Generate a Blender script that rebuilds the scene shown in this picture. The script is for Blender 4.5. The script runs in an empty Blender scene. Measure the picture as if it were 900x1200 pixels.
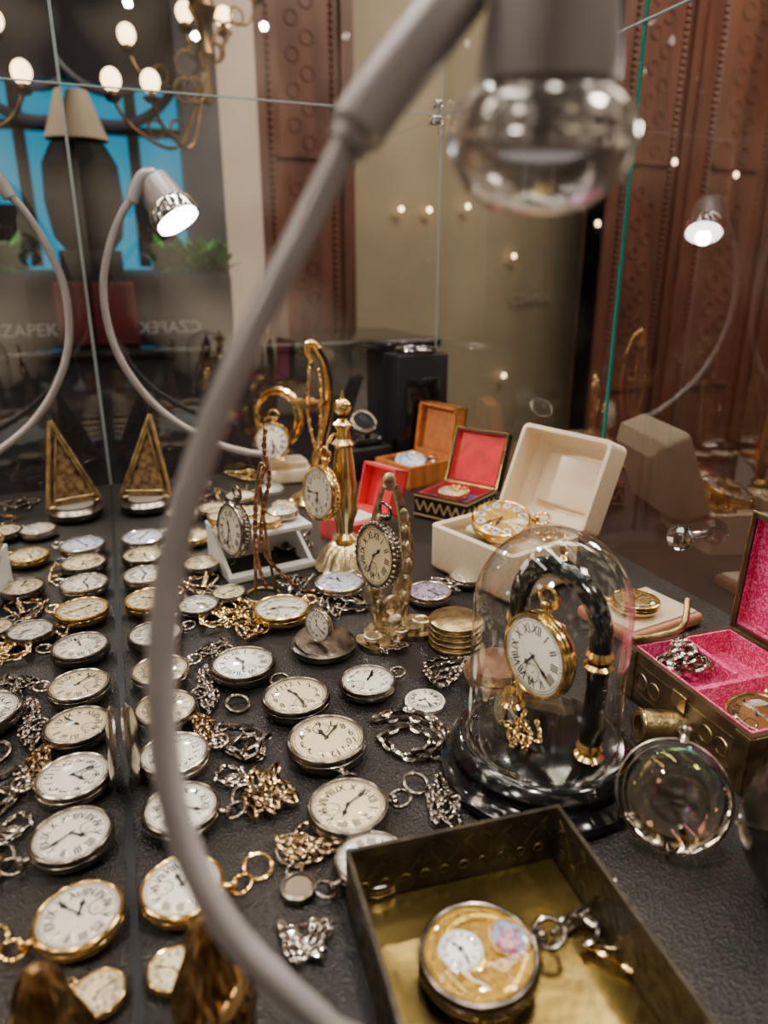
import bpy, math, random, bmesh
from math import sin, cos, pi, radians, atan2, sqrt
from mathutils import Vector, Matrix, Euler
random.seed(7)
rnd = random.random
# ---------------------------------------------------------------- survey helpers
H = 0.31; FP = 830.0
TH = radians(18.7); YAW = radians(20.8)
c, s = cos(TH), sin(TH); cy, sy = cos(YAW), sin(YAW)
def ray(px, py):
    d = (px-450)/FP; u = (600-py)/FP
    hz = c+s*u
    return Vector((hz*sy+d*cy, hz*cy-d*sy, -s+c*u))
def P(px, py, z=0.0):
    r = ray(px, py); t = (z-H)/r.z
    return Vector((r.x*t, r.y*t, z))
def depth(v):
    hz = v.x*sy+v.y*cy
    return hz*c+(H-v.z)*s
def hgt(v, py):
    hz = v.x*sy+v.y*cy; k = (600-py)/FP
    return H-hz*(s-k*c)/(c+k*s)
def atY(px, py, Y):
    r = ray(px, py); t = Y/r.y
    return Vector((r.x*t, Y, H+r.z*t))
def atT(px, py, t):
    return Vector((0, 0, H))+ray(px, py)*t
# ---------------------------------------------------------------- materials
MATS = {}
def M(name, col, metal=0, rough=.5, col2=None, nscale=60, bump=0, bscale=200, coat=0, trans=0, ior=1.45, emis=None, estr=0, kind='noise', sheen=0, spec=.5, film=0, ramp=(.35, .65)):
    if name in MATS: return MATS[name]
    m = bpy.data.materials.new(name); m.use_nodes = True
    nt = m.node_tree; b = nt.nodes['Principled BSDF']
    b.inputs['Base Color'].default_value = (*col, 1)
    b.inputs['Metallic'].default_value = metal
    b.inputs['Roughness'].default_value = rough
    b.inputs['Coat Weight'].default_value = coat
    b.inputs['Coat Roughness'].default_value = .05
    b.inputs['Transmission Weight'].default_value = trans
    b.inputs['IOR'].default_value = ior
    b.inputs['Sheen Weight'].default_value = sheen
    b.inputs['Specular IOR Level'].default_value = spec
    if film and 'Thin Film Thickness' in b.inputs:
        b.inputs['Thin Film Thickness'].default_value = film
    if emis:
        b.inputs['Emission Color'].default_value = (*emis, 1)
        b.inputs['Emission Strength'].default_value = estr
    tc = nt.nodes.new('ShaderNodeTexCoord')
    mp = nt.nodes.new('ShaderNodeMapping')
    nt.links.new(tc.outputs['Object'], mp.inputs['Vector'])
    if kind == 'wood': mp.inputs['Scale'].default_value = (1, 1, .12)
    if col2:
        n = nt.nodes.new('ShaderNodeTexNoise'); n.inputs['Detail'].default_value = 6; out = 'Fac'
        if kind == 'wood': n.inputs['Distortion'].default_value = 1.5
        if kind == 'paisley': n.inputs['Distortion'].default_value = 2.5; n.inputs['Detail'].default_value = 1
        n.inputs['Scale'].default_value = nscale
        r = nt.nodes.new('ShaderNodeValToRGB')
        r.color_ramp.elements[0].position = ramp[0]; r.color_ramp.elements[1].position = ramp[1]
        r.color_ramp.elements[0].color = (*col, 1); r.color_ramp.elements[1].color = (*col2, 1)
        nt.links.new(mp.outputs[0], n.inputs['Vector']); nt.links.new(n.outputs[out], r.inputs[0])
        nt.links.new(r.outputs[0], b.inputs['Base Color'])
    if bump:
        n = nt.nodes.new('ShaderNodeTexVoronoi' if kind == 'leather' else 'ShaderNodeTexNoise'); n.inputs['Scale'].default_value = bscale
        bp = nt.nodes.new('ShaderNodeBump'); bp.inputs['Strength'].default_value = bump
        bp.inputs['Distance'].default_value = .001
        nt.links.new(mp.outputs[0], n.inputs['Vector']); nt.links.new(n.outputs[0], bp.inputs['Height'])
        nt.links.new(bp.outputs[0], b.inputs['Normal'])
    MATS[name] = m
    return m
def MG(name, tint=(1, 1, 1), f0=.04, rough=0.0, power=4.0, gcol=(1, 1, 1)):
    # thin clear sheet: Schlick reflectance, same from both sides
    m = bpy.data.materials.new(name); m.use_nodes = True; nt = m.node_tree
    nt.nodes.clear()
    o = nt.nodes.new('ShaderNodeOutputMaterial'); mx = nt.nodes.new('ShaderNodeMixShader')
    t = nt.nodes.new('ShaderNodeBsdfTransparent'); g = nt.nodes.new('ShaderNodeBsdfGlossy')
    lw = nt.nodes.new('ShaderNodeLayerWeight'); lw.inputs[0].default_value = .5
    pw = nt.nodes.new('ShaderNodeMath'); pw.operation = 'POWER'; pw.inputs[1].default_value = power
    ma = nt.nodes.new('ShaderNodeMath'); ma.operation = 'MULTIPLY_ADD'; ma.use_clamp = True
    ma.inputs[1].default_value = 1-f0; ma.inputs[2].default_value = f0
    t.inputs[0].default_value = (*tint, 1); g.inputs['Roughness'].default_value = rough
    g.inputs[0].default_value = (*gcol, 1)
    nt.links.new(lw.outputs['Facing'], pw.inputs[0]); nt.links.new(pw.outputs[0], ma.inputs[0])
    nt.links.new(ma.outputs[0], mx.inputs[0])
    nt.links.new(t.outputs[0], mx.inputs[1]); nt.links.new(g.outputs[0], mx.inputs[2])
    nt.links.new(mx.outputs[0], o.inputs[0]); MATS[name] = m
    return m
silver = M('silver', (.78, .71, .6), 1, .2, (.30, .26, .21), 90)
dsilver = M('tarnished_silver', (.31, .27, .23), 1, .24, (.08, .065, .055), 70)
chainm = M('chain_bronze', (.62, .45, .25), 1, .22, (.15, .10, .055), 150)
chains = M('chain_silver', (.66, .61, .54), 1, .2, (.20, .17, .15), 150)
gold = M('gold', (.95, .68, .27), 1, .17, (.70, .44, .13), 70)
brass = M('brass', (.90, .68, .32), 1, .2, (.5, .33, .12), 60)
oldbrass = M('old_brass', (.5, .38, .18), 1, .34, (.2, .14, .07), 80, bump=.6, bscale=350)
engr = M('engraved_gold', (.95, .70, .26), 1, .3, (.5, .32, .09), 220, bump=.8, bscale=420)
enamel = M('white_enamel', (.86, .82, .72), 0, .25, (.78, .72, .61), 20)
cream_en = M('cream_enamel', (.80, .67, .42), 0, .3, (.70, .57, .33), 30)
blue_en = M('pale_blue_enamel', (.66, .70, .8), 0, .25)
violet_en = M('violet_enamel', (.5, .42, .62), 0, .25)
inkm = M('black_ink', (.004, .004, .006), 0, .6, spec=.2)
blueink = M('blue_ink', (.01, .03, .3), 0, .5)
hands_m = M('blued_steel', (.01, .01, .02), .5, .35)
crystal = MG('watch_crystal', f0=.04)
glass = MG('sheet_glass', (.95, .97, .95), .10, power=3)
glass2 = MG('door_glass', (.90, .92, .90), .13, power=3)
domeg = MG('dome_glass', (.98, .99, .99), .05, power=2.6)
lampg = MG('lamp_bowl_glass', (.62, .60, .61), .24, .16, 1.5)
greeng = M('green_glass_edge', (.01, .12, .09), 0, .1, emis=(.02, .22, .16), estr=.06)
mirror = M('mirror_silvering', (.86, .86, .85), 1, .0)
leather = M('black_leatherette', (.009, .0075, .007), 0, .40, (.022, .018, .016), 900, bump=.8, bscale=700, kind='leather', spec=.4)
blackl = M('black_lacquer', (.004, .004, .0045), 0, .12, coat=.35)
blackm = M('black_matt', (.008, .008, .01), 0, .5, spec=.3)
creamle = M('cream_leatherette', (.88, .73, .54), 0, .5, (.80, .65, .46), 300, bump=.4, bscale=900)
creamsk = M('cream_satin', (.82, .67, .48), 0, .35, (.72, .57, .4), 15, sheen=.4)
greymet = M('grey_brushed_metal', (.36, .33, .34), .5, .38, (.29, .27, .28), 40)
chrome = M('chrome', (.8, .8, .82), 1, .12)
pinks = M('pink_brocade', (.62, .0, .13), 0, .42, (.92, .16, .40), 210, kind='paisley', bump=.4, bscale=300, sheen=.2, ramp=(.5, .56))
darkwood = M('dark_wood', (.03, .015, .008), .1, .28, (.075, .042, .02), 45, kind='wood', coat=.4, bump=.3, bscale=120)
redwood = M('warm_wood', (.55, .18, .035), 0, .3, (.3, .08, .02), 40, kind='wood', coat=.4)
redvel = M('red_velvet', (.68, .003, .012), 0, .6, (.45, .002, .008), 60, sheen=.3)
bluevel = M('blue_velvet', (.01, .02, .25), 0, .6, sheen=.5)
whitep = M('white_plastic', (.75, .76, .78), 0, .25)
onyx = M('onyx', (.6, .42, .25), 0, .2, (.85, .75, .6), 25, coat=.5)
tanle = M('tan_leather', (.6, .24, .13), 0, .4, (.45, .16, .09), 80)
trayout = M('dark_bronze', (.012, .010, .008), .6, .38, (.05, .037, .022), 55, bump=.9, bscale=180)
trayrel = M('dark_bronze_relief', (.05, .038, .02), .8, .35, (.13, .09, .04), 60)
trayin = M('gilded_tray', (.34, .24, .07), .95, .2, (.11, .08, .025), 24, bump=.25, bscale=60)
pouchm = M('brown_suede', (.12, .05, .025), 0, .7, (.3, .15, .07), 60, bump=.8, bscale=200)
lampglow = M('lamp_glow', (1, 1, 1), 0, .3, emis=(1, .97, .92), estr=22)
lampdim = M('lamp_bulb_frosted', (.6, .6, .6), 0, .3, emis=(1, .97, .92), estr=.4)
warmbulb = M('warm_bulb', (1, .9, .7), 0, .3, emis=(1, .66, .33), estr=8)
# ---------------------------------------------------------------- geometry (verts, faces)
def boxG(w, d, h, o=(0, 0, 0)):
    x, y, z = o
    v = [(x+i*w/2, y+j*d/2, z+k*h/2) for k in (-1, 1) for j in (-1, 1) for i in (-1, 1)]
    return v, [(0, 2, 3, 1), (4, 5, 7, 6), (0, 1, 5, 4), (2, 6, 7, 3), (0, 4, 6, 2), (1, 3, 7, 5)]
def rboxG(w, d, h, b, o=(0, 0, 0), seg=3):
    bm = bmesh.new(); bmesh.ops.create_cube(bm, size=1)
    bmesh.ops.scale(bm, vec=(w, d, h), verts=bm.verts)
    bmesh.ops.bevel(bm, geom=bm.edges[:], offset=b, segments=seg, affect='EDGES', profile=.5)
    bm.verts.ensure_lookup_table()
    G = [tuple(v.co+Vector(o)) for v in bm.verts], [tuple(v.index for v in f.verts) for f in bm.faces]
    bm.free(); return G
def J(*Gs):
    V = []; Fc = []
    for v, f in Gs:
        n = len(V); V += list(v); Fc += [tuple(i+n for i in q) for q in f]
    return V, Fc
def T(G, m):
    return [tuple(m @ Vector(v)) for v in G[0]], G[1]
def TR(G, loc=(0, 0, 0), rot=(0, 0, 0), sc=(1, 1, 1)):
    m = Matrix.Translation(loc) @ Euler(rot).to_matrix().to_4x4() @ Matrix.Diagonal((*sc, 1))
    return T(G, m)
def latheG(prof, seg=36, lobes=0, amp=0, twist=0):
    V = []; Fc = []; rings = []
    z0 = prof[0][1]
    for r, z in prof:
        if r <= 1e-9: rings.append([len(V)]); V.append((0, 0, z))
        else:
            ids = []
            for i in range(seg):
                a = 2*pi*i/seg
                rr = r*(1+amp*cos(lobes*a+twist*(z-z0))) if lobes else r
                ids.append(len(V)); V.append((rr*cos(a), rr*sin(a), z))
            rings.append(ids)
    for a, b in zip(rings, rings[1:]):
        for i in range(seg):
            j = (i+1) % seg
            if len(a) == 1 and len(b) == 1: break
            if len(a) == 1: Fc.append((a[0], b[j], b[i]))
            elif len(b) == 1: Fc.append((a[i], a[j], b[0]))
            else: Fc.append((a[i], a[j], b[j], b[i]))
    return V, Fc
def torusG(R, r, n=32, m=8, sx=1, sy_=1):
    V = []; Fc = []
    for i in range(n):
        a = 2*pi*i/n
        for j in range(m):
            b = 2*pi*j/m
            V.append(((R+r*cos(b))*cos(a)*sx, (R+r*cos(b))*sin(a)*sy_, r*sin(b)))
    for i in range(n):
        for j in range(m):
            Fc.append((i*m+j, ((i+1) % n)*m+j, ((i+1) % n)*m+(j+1) % m, i*m+(j+1) % m))
    return V, Fc
def sphG(r, o=(0, 0, 0), seg=20, rg=12, sc=(1, 1, 1)):
    G = latheG([(r*sin(pi*i/rg) if 0 < i < rg else 0, -r*cos(pi*i/rg)) for i in range(rg+1)], seg)
    return TR(G, o, (0, 0, 0), sc)
def cylG(r, h, seg=24, o=(0, 0, 0), r2=None):
    r2 = r if r2 is None else r2
    return TR(latheG([(0, 0), (r, 0), (r2, h), (0, h)], seg), o)
def annG(r1, r2, z=0, seg=64):
    V = []; Fc = []
    for i in range(seg):
        a = 2*pi*i/seg
        V += [(r1*cos(a), r1*sin(a), z), (r2*cos(a), r2*sin(a), z)]
    for i in range(seg):
        j = (i+1) % seg
        Fc.append((2*i, 2*i+1, 2*j+1, 2*j))
    return V, Fc
def cr(pts, n=8, closed=False):
    pts = [Vector(p) for p in pts]; out = []
    N = len(pts)
    for i in range(N if closed else N-1):
        if closed: p0, p1, p2, p3 = pts[i-1], pts[i], pts[(i+1) % N], pts[(i+2) % N]
        else: p0, p1, p2, p3 = pts[max(i-1, 0)], pts[i], pts[i+1], pts[min(i+2, N-1)]
        for k in range(n):
            t = k/n
            out.append(.5*((2*p1)+(p2-p0)*t+(2*p0-5*p1+4*p2-p3)*t*t+(3*p1-p0-3*p2+p3)*t**3))
    if not closed: out.append(pts[-1])
    return out
def sweepG(pts, rad, m=10, flat=1.0):
    pts = [Vector(p) for p in pts]; n = len(pts); V = []; Fc = []
    up = Vector((0.13, .21, 1)).normalized()
    for i in range(n):
        t = (pts[min(i+1, n-1)]-pts[max(i-1, 0)]).normalized()
        x = (up-t*up.dot(t))
        if x.length < 1e-4: x = t.orthogonal()
        x.normalize(); y = t.cross(x); up = x
        r = rad(i/(n-1)) if callable(rad) else rad
        for j in range(m):
            a = 2*pi*j/m
            V.append(tuple(pts[i]+x*cos(a)*r+y*sin(a)*r*flat))
    for i in range(n-1):
        for j in range(m):
            Fc.append((i*m+j, i*m+(j+1) % m, (i+1)*m+(j+1) % m, (i+1)*m+j))
    Fc.append(tuple(range(m))[::-1]); Fc.append(tuple((n-1)*m+j for j in range(m)))
    return V, Fc
def prismG(poly, h, z=0):
    n = len(poly)
    V = [(x, y, z) for x, y in poly]+[(x, y, z+h) for x, y in poly]
    Fc = [tuple(range(n))[::-1], tuple(range(n, 2*n))]+[(i, (i+1) % n, n+(i+1) % n, n+i) for i in range(n)]
    return V, Fc
def openboxG(w, d, h, t, b=0):
    return J(boxG(w, d, t, (0, 0, t/2)), boxG(t, d, h, (-w/2+t/2, 0, h/2)), boxG(t, d, h, (w/2-t/2, 0, h/2)),
             boxG(w-2*t, t, h, (0, -d/2+t/2, h/2)), boxG(w-2*t, t, h, (0, d/2-t/2, h/2)))
def padshellG(w, d, h, t, ch, rc):
    """rounded open box shell with chamfered closed end at z=0, open at z=h"""
    def rr(ins):
        a, b, r = w/2-ins, d/2-ins, max(rc-ins*.6, .0008); out = []
        for cx, cy_, a0 in ((a-r, b-r, 0), (-a+r, b-r, pi/2), (-a+r, -b+r, pi), (a-r, -b+r, 3*pi/2)):
            for k in range(5): out.append((cx+r*cos(a0+k*pi/8), cy_+r*sin(a0+k*pi/8)))
        return out
    lv = [(ch, 0), (ch*.85, .0004), (.0004, ch*.85), (0, ch), (0, h-.0006), (.0006, h), (t-.0006, h), (t, h-.0006), (t, t+ch*.6), (t+ch*.7, t)]
    V = []; Fc = []; N = 20
    for ins, z in lv: V += [(x, y, z) for x, y in rr(ins)]
    for k in range(len(lv)-1):
        for i in range(N): Fc.append((k*N+i, k*N+(i+1) % N, (k+1)*N+(i+1) % N, (k+1)*N+i))
    Fc.append(tuple(range(N))[::-1]); Fc.append(tuple((len(lv)-1)*N+i for i in range(N)))
    return V, Fc
def textG(st, size):
    cu = bpy.data.curves.new('t', 'FONT'); cu.body = st; cu.size = size; cu.align_x = 'CENTER'; cu.align_y = 'CENTER'
    cu.resolution_u = 2
    o = bpy.data.objects.new('t', cu); bpy.context.scene.collection.objects.link(o)
    bpy.context.view_layer.update()
    me = bpy.data.meshes.new_from_object(o.evaluated_get(bpy.context.evaluated_depsgraph_get()))
    G = [tuple(v.co) for v in me.vertices], [tuple(p.vertices) for p in me.polygons]
    bpy.data.objects.remove(o); bpy.data.meshes.remove(me)
    return G
def chainG(path, L, r, wd=.62):
    path = [Vector(p) for p in path]
    acc = [0]
    for a, b in zip(path, path[1:]): acc.append(acc[-1]+(b-a).length)
    tot = acc[-1]; step = L*.78; n = max(2, int(tot/step)); Gs = []
    k = 0
    base = torusG(1, 1, 12, 5)
    for i in range(n):
        d = i*step
        while k < len(path)-2 and acc[k+1] < d: k += 1
        seg = max(acc[k+1]-acc[k], 1e-6); p = path[k].lerp(path[k+1], (d-acc[k])/seg)
        t = (path[k+1]-path[k]).normalized()
        z = Vector((0, 0, 1)); y = z.cross(t)
        if y.length < .05: y = Vector((1, 0, 0)).cross(t)
        y.normalize(); z = t.cross(y)
        roll = (pi/4.5 if i % 2 else -pi/3.2)+(rnd()-.5)*.4
        yy = y*cos(roll)+z*sin(roll); zz = t.cross(yy)
        V = []
        for a_ in range(12):
            a = 2*pi*a_/12
            for b_ in range(5):
                b = 2*pi*b_/5
                lx = (L/2-r+r*cos(b))*cos(a); ly = (L*wd/2-r+r*cos(b))*sin(a); lz = r*sin(b)
                V.append(tuple(p+t*lx+yy*ly+zz*lz))
        Gs.append((V, base[1]))
    V = []; Fc = []
    for v, f in Gs:
        q = len(V); V += v; Fc += [tuple(i+q for i in ff) for ff in f]
    return V, Fc
# ---------------------------------------------------------------- objects
CACHE = {}
def mesh(G, mat, key=None, smooth=True, sharp=35):
    k = (key, mat.name) if key else None
    if k and k in CACHE: return CACHE[k]
    me = bpy.data.meshes.new(key or 'mesh'); me.from_pydata(G[0], [], G[1]); me.update()
    bm = bmesh.new(); bm.from_mesh(me)
    bmesh.ops.recalc_face_normals(bm, faces=bm.faces); bm.to_mesh(me); bm.free()
    if smooth:
        me.polygons.foreach_set('use_smooth', [True]*len(me.polygons))
        me.set_sharp_from_angle(angle=radians(sharp))
    me.materials.append(mat)
    if k: CACHE[k] = me
    return me
COL = bpy.context.scene.collection
def add(name, G, mat, parent=None, loc=(0, 0, 0), rot=(0, 0, 0), scale=1, key=None, label=None, smooth=True):
    o = bpy.data.objects.new(name, mesh(G, mat, key, smooth)); COL.objects.link(o)
    if parent: o.parent = parent
    o.location = loc; o.rotation_euler = rot
    o.scale = (scale,)*3 if not hasattr(scale, '__len__') else scale
    if label: o['label'] = label
    return o
def top(name, label, cat, loc=(0, 0, 0), rot=(0, 0, 0), scale=1, group=None):
    o = bpy.data.objects.new(name, None); COL.objects.link(o); o.empty_display_size = .01
    o.location = loc; o.rotation_euler = rot; o.scale = (scale,)*3
    o['label'] = label; o['category'] = cat
    if group: o['group'] = group
    return o
def solo(name, G, mat, label, cat, loc=(0, 0, 0), rot=(0, 0, 0), group=None, **k):
    o = add(name, G, mat, None, loc, rot, **k); o['label'] = label; o['category'] = cat
    if group: o['group'] = group
    return o
def struct(name, G, mat, loc=(0, 0, 0), rot=(0, 0, 0)):
    o = add(name, G, mat, None, loc, rot, smooth=False); o['kind'] = 'structure'; return o
def orient(n, up=(0, 0, 1)):
    z = Vector(n).normalized(); y = Vector(up); y = (y-z*y.dot(z)).normalized(); x = y.cross(z)
    return Matrix((x, y, z)).transposed().to_euler()
# ---------------------------------------------------------------- pocket watch parts (unit radius)
RN = ['XII', 'I', 'II', 'III', 'IIII', 'V', 'VI', 'VII', 'VIII', 'IX', 'X', 'XI']
def numerals(strs, size, R, radial=True, stretch=1.0, track=True):
    Gs = []
    if track:
        Gs = [annG(.845, .865), annG(.785, .80)]
        for i in range(60):
            a = 2*pi*i/60; w = .018 if i % 5 == 0 else .008
            Gs.append(TR(boxG(w, .05, .002), (sin(a)*.82, cos(a)*.82, 0), (0, 0, -a)))
    for i, t in enumerate(strs):
        if t == '': continue
        a = 2*pi*i/12
        for off in (-.006, .006):
            Gs.append(TR(textG(t, size), (sin(a)*R+off*cos(a), cos(a)*R-off*sin(a), .001+(off+.006)*.1), (0, 0, -a if radial else 0), (stretch, 1.15, 1)))
    return J(*Gs)
NUM = {'roman': numerals(RN, .29, .61, stretch=.85), 'arabic': numerals(['12']+[str(i) for i in range(1, 12)], .29, .62, False),
       'plaque': numerals(RN, .19, .70, stretch=.9, track=False)}
sub = J(annG(.2, .22, 0, 32), *[TR(boxG(.012, .035, .002), (sin(2*pi*i/12)*.18, cos(2*pi*i/12)*.18, 0), (0, 0, -2*pi*i/12)) for i in range(12)], TR(boxG(.018, .15, .002), (.04, .05, 0), (0, 0, -.7)))
ZS = 1.95
CP = [(0, 0), (.5, .0), (.76, .035*ZS), (.92, .09*ZS), (.99, .145*ZS), (1, .175*ZS), (.985, .21*ZS), (.95, .225*ZS), (.95, .26*ZS), (.9, .26*ZS), (0, .24*ZS)]
caseG = latheG(CP, 48)
caseO = latheG(CP, 96, 48, .012)
bezG = latheG([(.985, .22*ZS), (.995, .25*ZS), (.965, .29*ZS), (.92, .30*ZS), (.885, .29*ZS), (.88, .262*ZS), (.985, .22*ZS)], 48)
dialG = latheG([(.9, .262*ZS), (.88, .272*ZS), (0, .272*ZS)], 48)
cryG = latheG([(.885, .29*ZS), (.8, .318*ZS), (.6, .338*ZS), (.3, .350*ZS), (0, .353*ZS)], 40)
stemG = TR(latheG([(.13, 0), (.1, .06), (.085, .16), (.12, .19), (0, .19)], 20), (0, .95, .15*ZS), (-pi/2, 0, 0))
crownG = TR(latheG([(0, .17), (.1, .17), (.14, .2), (.15, .28), (.1, .33), (0, .34)], 36, 12, .06), (0, .95, .15*ZS), (-pi/2, 0, 0))
bowG = TR(torusG(.28, .055, 28, 8, 1, .92), (0, 1.37, .15*ZS), (.22, 0, 0))
def handG(L, w):
    return J(prismG([(-w*.3, -.14*L), (w*.3, -.14*L), (w*.35, L*.45), (w, L*.62), (w*.2, L*.8), (0, L), (-w*.2, L*.8), (-w, L*.62), (-w*.35, L*.45)], .008), cylG(.045, .012, 12))
hourG, minG = handG(.46, .07), handG(.72, .055)
DL = {'enamel': (enamel, 'white enamel'), 'cream': (cream_en, 'cream'), 'blue': (blue_en, 'pale blue'), 'violet': (violet_en, 'violet'), 'gold': (engr, 'engraved gold')}
MT = {'silver': (silver, 'silver'), 'dark': (dsilver, 'tarnished silver'), 'gold': (gold, 'gold'), 'brass': (brass, 'brass')}
centre_gold = M('chased_gold_centre', (.62, .38, .07), .9, .35, (.3, .17, .03), 14, bump=.6, bscale=16)
pure_white = M('bright_enamel', (.92, .90, .86), 0, .25)
def watch(loc, R, ang=0, metal='silver', dial='enamel', nums='roman', extra='lying flat on black shelf', n=None, up=(0, 0, 1), bow=True, group='pocket watches in display case', subd=True, name='pocket_watch', ornate=False, tilt=(0, 0)):
    mm, mw = MT[metal]; dm, dw = DL[dial]
    r = top(name, f"{mw} pocket watch, {dw} dial, {extra}", 'pocket watch', loc, (tilt[0], tilt[1], ang), R, group)
    if n is not None: r.rotation_euler = orient(n, up)
    add('watch_case', caseO if ornate else caseG, mm, r, key='case'+str(ornate))
    add('bezel', bezG, mm, r, key='bez')
    d = add('dial', dialG, centre_gold if nums == 'plaque' else dm, r, key='dial')
    if nums == 'plaque':
        for i in range(12):
            a = 2*pi*i/12
            add('numeral_plaque', TR(cylG(.145, .02, 20), sc=(.85, 1.1, 1)), pure_white, d, (sin(a)*.70, cos(a)*.70, .27*ZS), (0, 0, -a), key='plaque')
    add('hour_numerals', NUM[nums], blueink if (dial == 'blue' or nums == 'plaque') else inkm, d, (0, 0, (.2735 if nums != 'plaque' else .283)*ZS), key='num'+nums, smooth=False)
    if subd: add('seconds_subdial', sub, inkm, d, (0, -.42, .276*ZS), key='sub', smooth=False)
    a1 = rnd()*6.28; a2 = rnd()*6.28
    add('hour_hand', hourG, hands_m, r, (0, 0, .288*ZS), (0, 0, a1), key='hh', smooth=False)
    add('minute_hand', minG, hands_m, r, (0, 0, .295*ZS), (0, 0, a2), key='mh', smooth=False)
    add('crystal', cryG, crystal, r, key='cry')
    if bow:
        add('crown', J(stemG, crownG), mm, r, key='crown')
        add('bow_ring', bowG, mm, r, key='bow')
    return r
# ---------------------------------------------------------------- display case
case = top('display_case', 'glass display case with mirrored side and black leatherette shelf', 'display case')
XM, XR, YB, ZT = -.021, .52, 1.12, 1.15
add('shelf', boxG(XR-XM+.01, YB+.02, .02, ((XR+XM)/2, YB/2, -.01)), leather, case, smooth=False, label='black pebbled leatherette shelf')
add('mirror_panel', boxG(.004, YB-.05, ZT, (XM-.002, .05+(YB-.05)/2, ZT/2)), mirror, case, smooth=False, label='tall side mirror panel')
add('mirror_channel', boxG(.0022, YB-.05, .002, (XM+.0011, .05+(YB-.05)/2, .0012)), blackm, case, smooth=False, label='dark channel along foot of mirror')
def quadG(a, b, cc, d): return [a, b, cc, d], [(0, 1, 2, 3)]
add('glass_panel', quadG((XM, YB, 0), (XR, YB, 0), (XR, YB, ZT), (XM, YB, ZT)), glass, case, smooth=False, label='clear back glass panel')
add('glass_panel', quadG((XR, .66, 0), (XR, YB, 0), (XR, YB, ZT), (XR, .66, ZT)), glass, case, smooth=False, label='clear side glass panel')
add('glass_panel', quadG((XR, .05, 0), (XR, .655, 0), (XR, .655, ZT), (XR, .05, ZT)), glass2, case, smooth=False, label='clear side glass door')
edge = M('pale_glass_edge', (.25, .31, .31), 0, .15)
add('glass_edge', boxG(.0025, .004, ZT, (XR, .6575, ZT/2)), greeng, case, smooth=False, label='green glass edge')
add('glass_edge', boxG(.0012, .0015, ZT, (XR-.001, YB-.001, ZT/2)), edge, case, smooth=False)
add('glass_edge', boxG(.0015, .0015, ZT, (XM+.001, YB-.001, ZT/2)), edge, case, smooth=False)
ZS2 = .54
add('glass_seam', boxG(XR-XM, .002, .002, ((XR+XM)/2, YB-.0015, ZS2)), edge, case, smooth=False)
add('glass_seam', boxG(.002, YB-.1, .002, (XR-.0015, .1+(YB-.1)/2, ZS2)), edge, case, smooth=False)
add('glass_hinge', J(rboxG(.018, .012, .012, .002, (XR-.012, YB-.008, ZS2-.01)), cylG(.003, .04, 12, (XR-.006, YB-.01, ZS2-.03)), rboxG(.012, .012, .01, .002, (XR-.01, YB-.008, ZS2+.012))), chrome, case)
# ---------------------------------------------------------------- lying watches
WL = [
 (212,1036,96,80,-12,'gold','enamel','roman','beside side mirror'),
 (408,944,94,80,-22,'dark','cream','roman','with chain on its bow'),
 (383,868,92,30,50,'dark','cream','arabic','beside thick curb chain'),
 (347,816,78,-30,-40,'dark','cream','arabic','lying on black shelf'),
 (285,778,74,-30,-30,'dark','enamel','roman','lying on black shelf'),
 (431,796,66,40,-18,'dark','enamel','arabic','lying near carved stand'),
 (330,714,66,40,-20,'gold','enamel','arabic','lying on black shelf'),
 (398,683,58,30,-25,'silver','blue','arabic','beside brass column stand'),
 (212,945,88,80,-6,'dark','enamel','roman','beside side mirror'),
 (204,882,80,60,-25,'silver','enamel','arabic','beside side mirror'),
 (194,828,72,50,-30,'dark','cream','roman','beside side mirror'),
 (188,784,66,50,-24,'silver','cream','roman','beside side mirror'),
 (182,742,62,50,-20,'dark','enamel','roman','beside side mirror'),
 (176,702,58,40,-20,'gold','cream','arabic','beside side mirror'),
 (171,673,52,40,-20,'silver','enamel','roman','beside side mirror'),
 (169,650,50,40,-20,'dark','cream','roman','beside side mirror'),
 (168,630,49,40,-16,'silver','blue','roman','beside side mirror'),
 (436,1004,88,-60,30,'dark','enamel','roman','behind bronze tray'),
 (503,692,52,-40,-8,'silver','violet','roman','behind carved stand'),
 (616,722,46,30,-20,'gold','cream','roman','behind glass dome'),
 (236,658,46,40,-5,'dark','cream','roman','among chains'),
 (232,706,48,20,-30,'dark','enamel','roman','among chains'),
 (226,626,42,30,-14,'gold','cream','roman','among chains'),
 (214,600,38,30,-14,'silver','enamel','roman','at back of shelf'),
 (268,690,40,-30,-14,'dark','cream','arabic','among chains'),
 (548,672,42,30,-14,'silver','enamel','roman','beside cream box'),
 (248,594,38,30,-14,'dark','cream','roman','at back of shelf'),
 (282,580,36,30,-14,'silver','enamel','roman','at back of shelf'),
]
for px, py, w, dx, dy, mt, dl, nu, ex in WL:
    p = P(px, py, .013); q = P(px+dx, py+dy, .013)
    v = q-p; R = w/FP*depth(p)/2*1.03
    if p.x-R < XM+.003: p.x = XM+.003+R
    watch((p.x, p.y, .0005), R, atan2(v.y, v.x)-pi/2, mt, dl, nu, ex)
p = P(498, 818, .005); r = top('watch_movement', 'loose white enamel pocket watch dial lying on black shelf', 'watch dial', (p.x, p.y, .0005), (0, 0, .6), .0152)
add('dial', latheG([(0, 0), (1, 0), (1.02, .12), (.98, .2), (0, .22)], 40), enamel, r)
add('rim', TR(torusG(1.0, .05), (0, 0, .12)), silver, r)
add('hour_numerals', NUM['roman'], inkm, r, (0, 0, .235), key='numroman', smooth=False)
add('hour_hand', hourG, hands_m, r, (0, 0, .245), (0, 0, 1.), key='hh', smooth=False)
add('minute_hand', minG, hands_m, r, (0, 0, .25), (0, 0, 2.6), key='mh', smooth=False)
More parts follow.
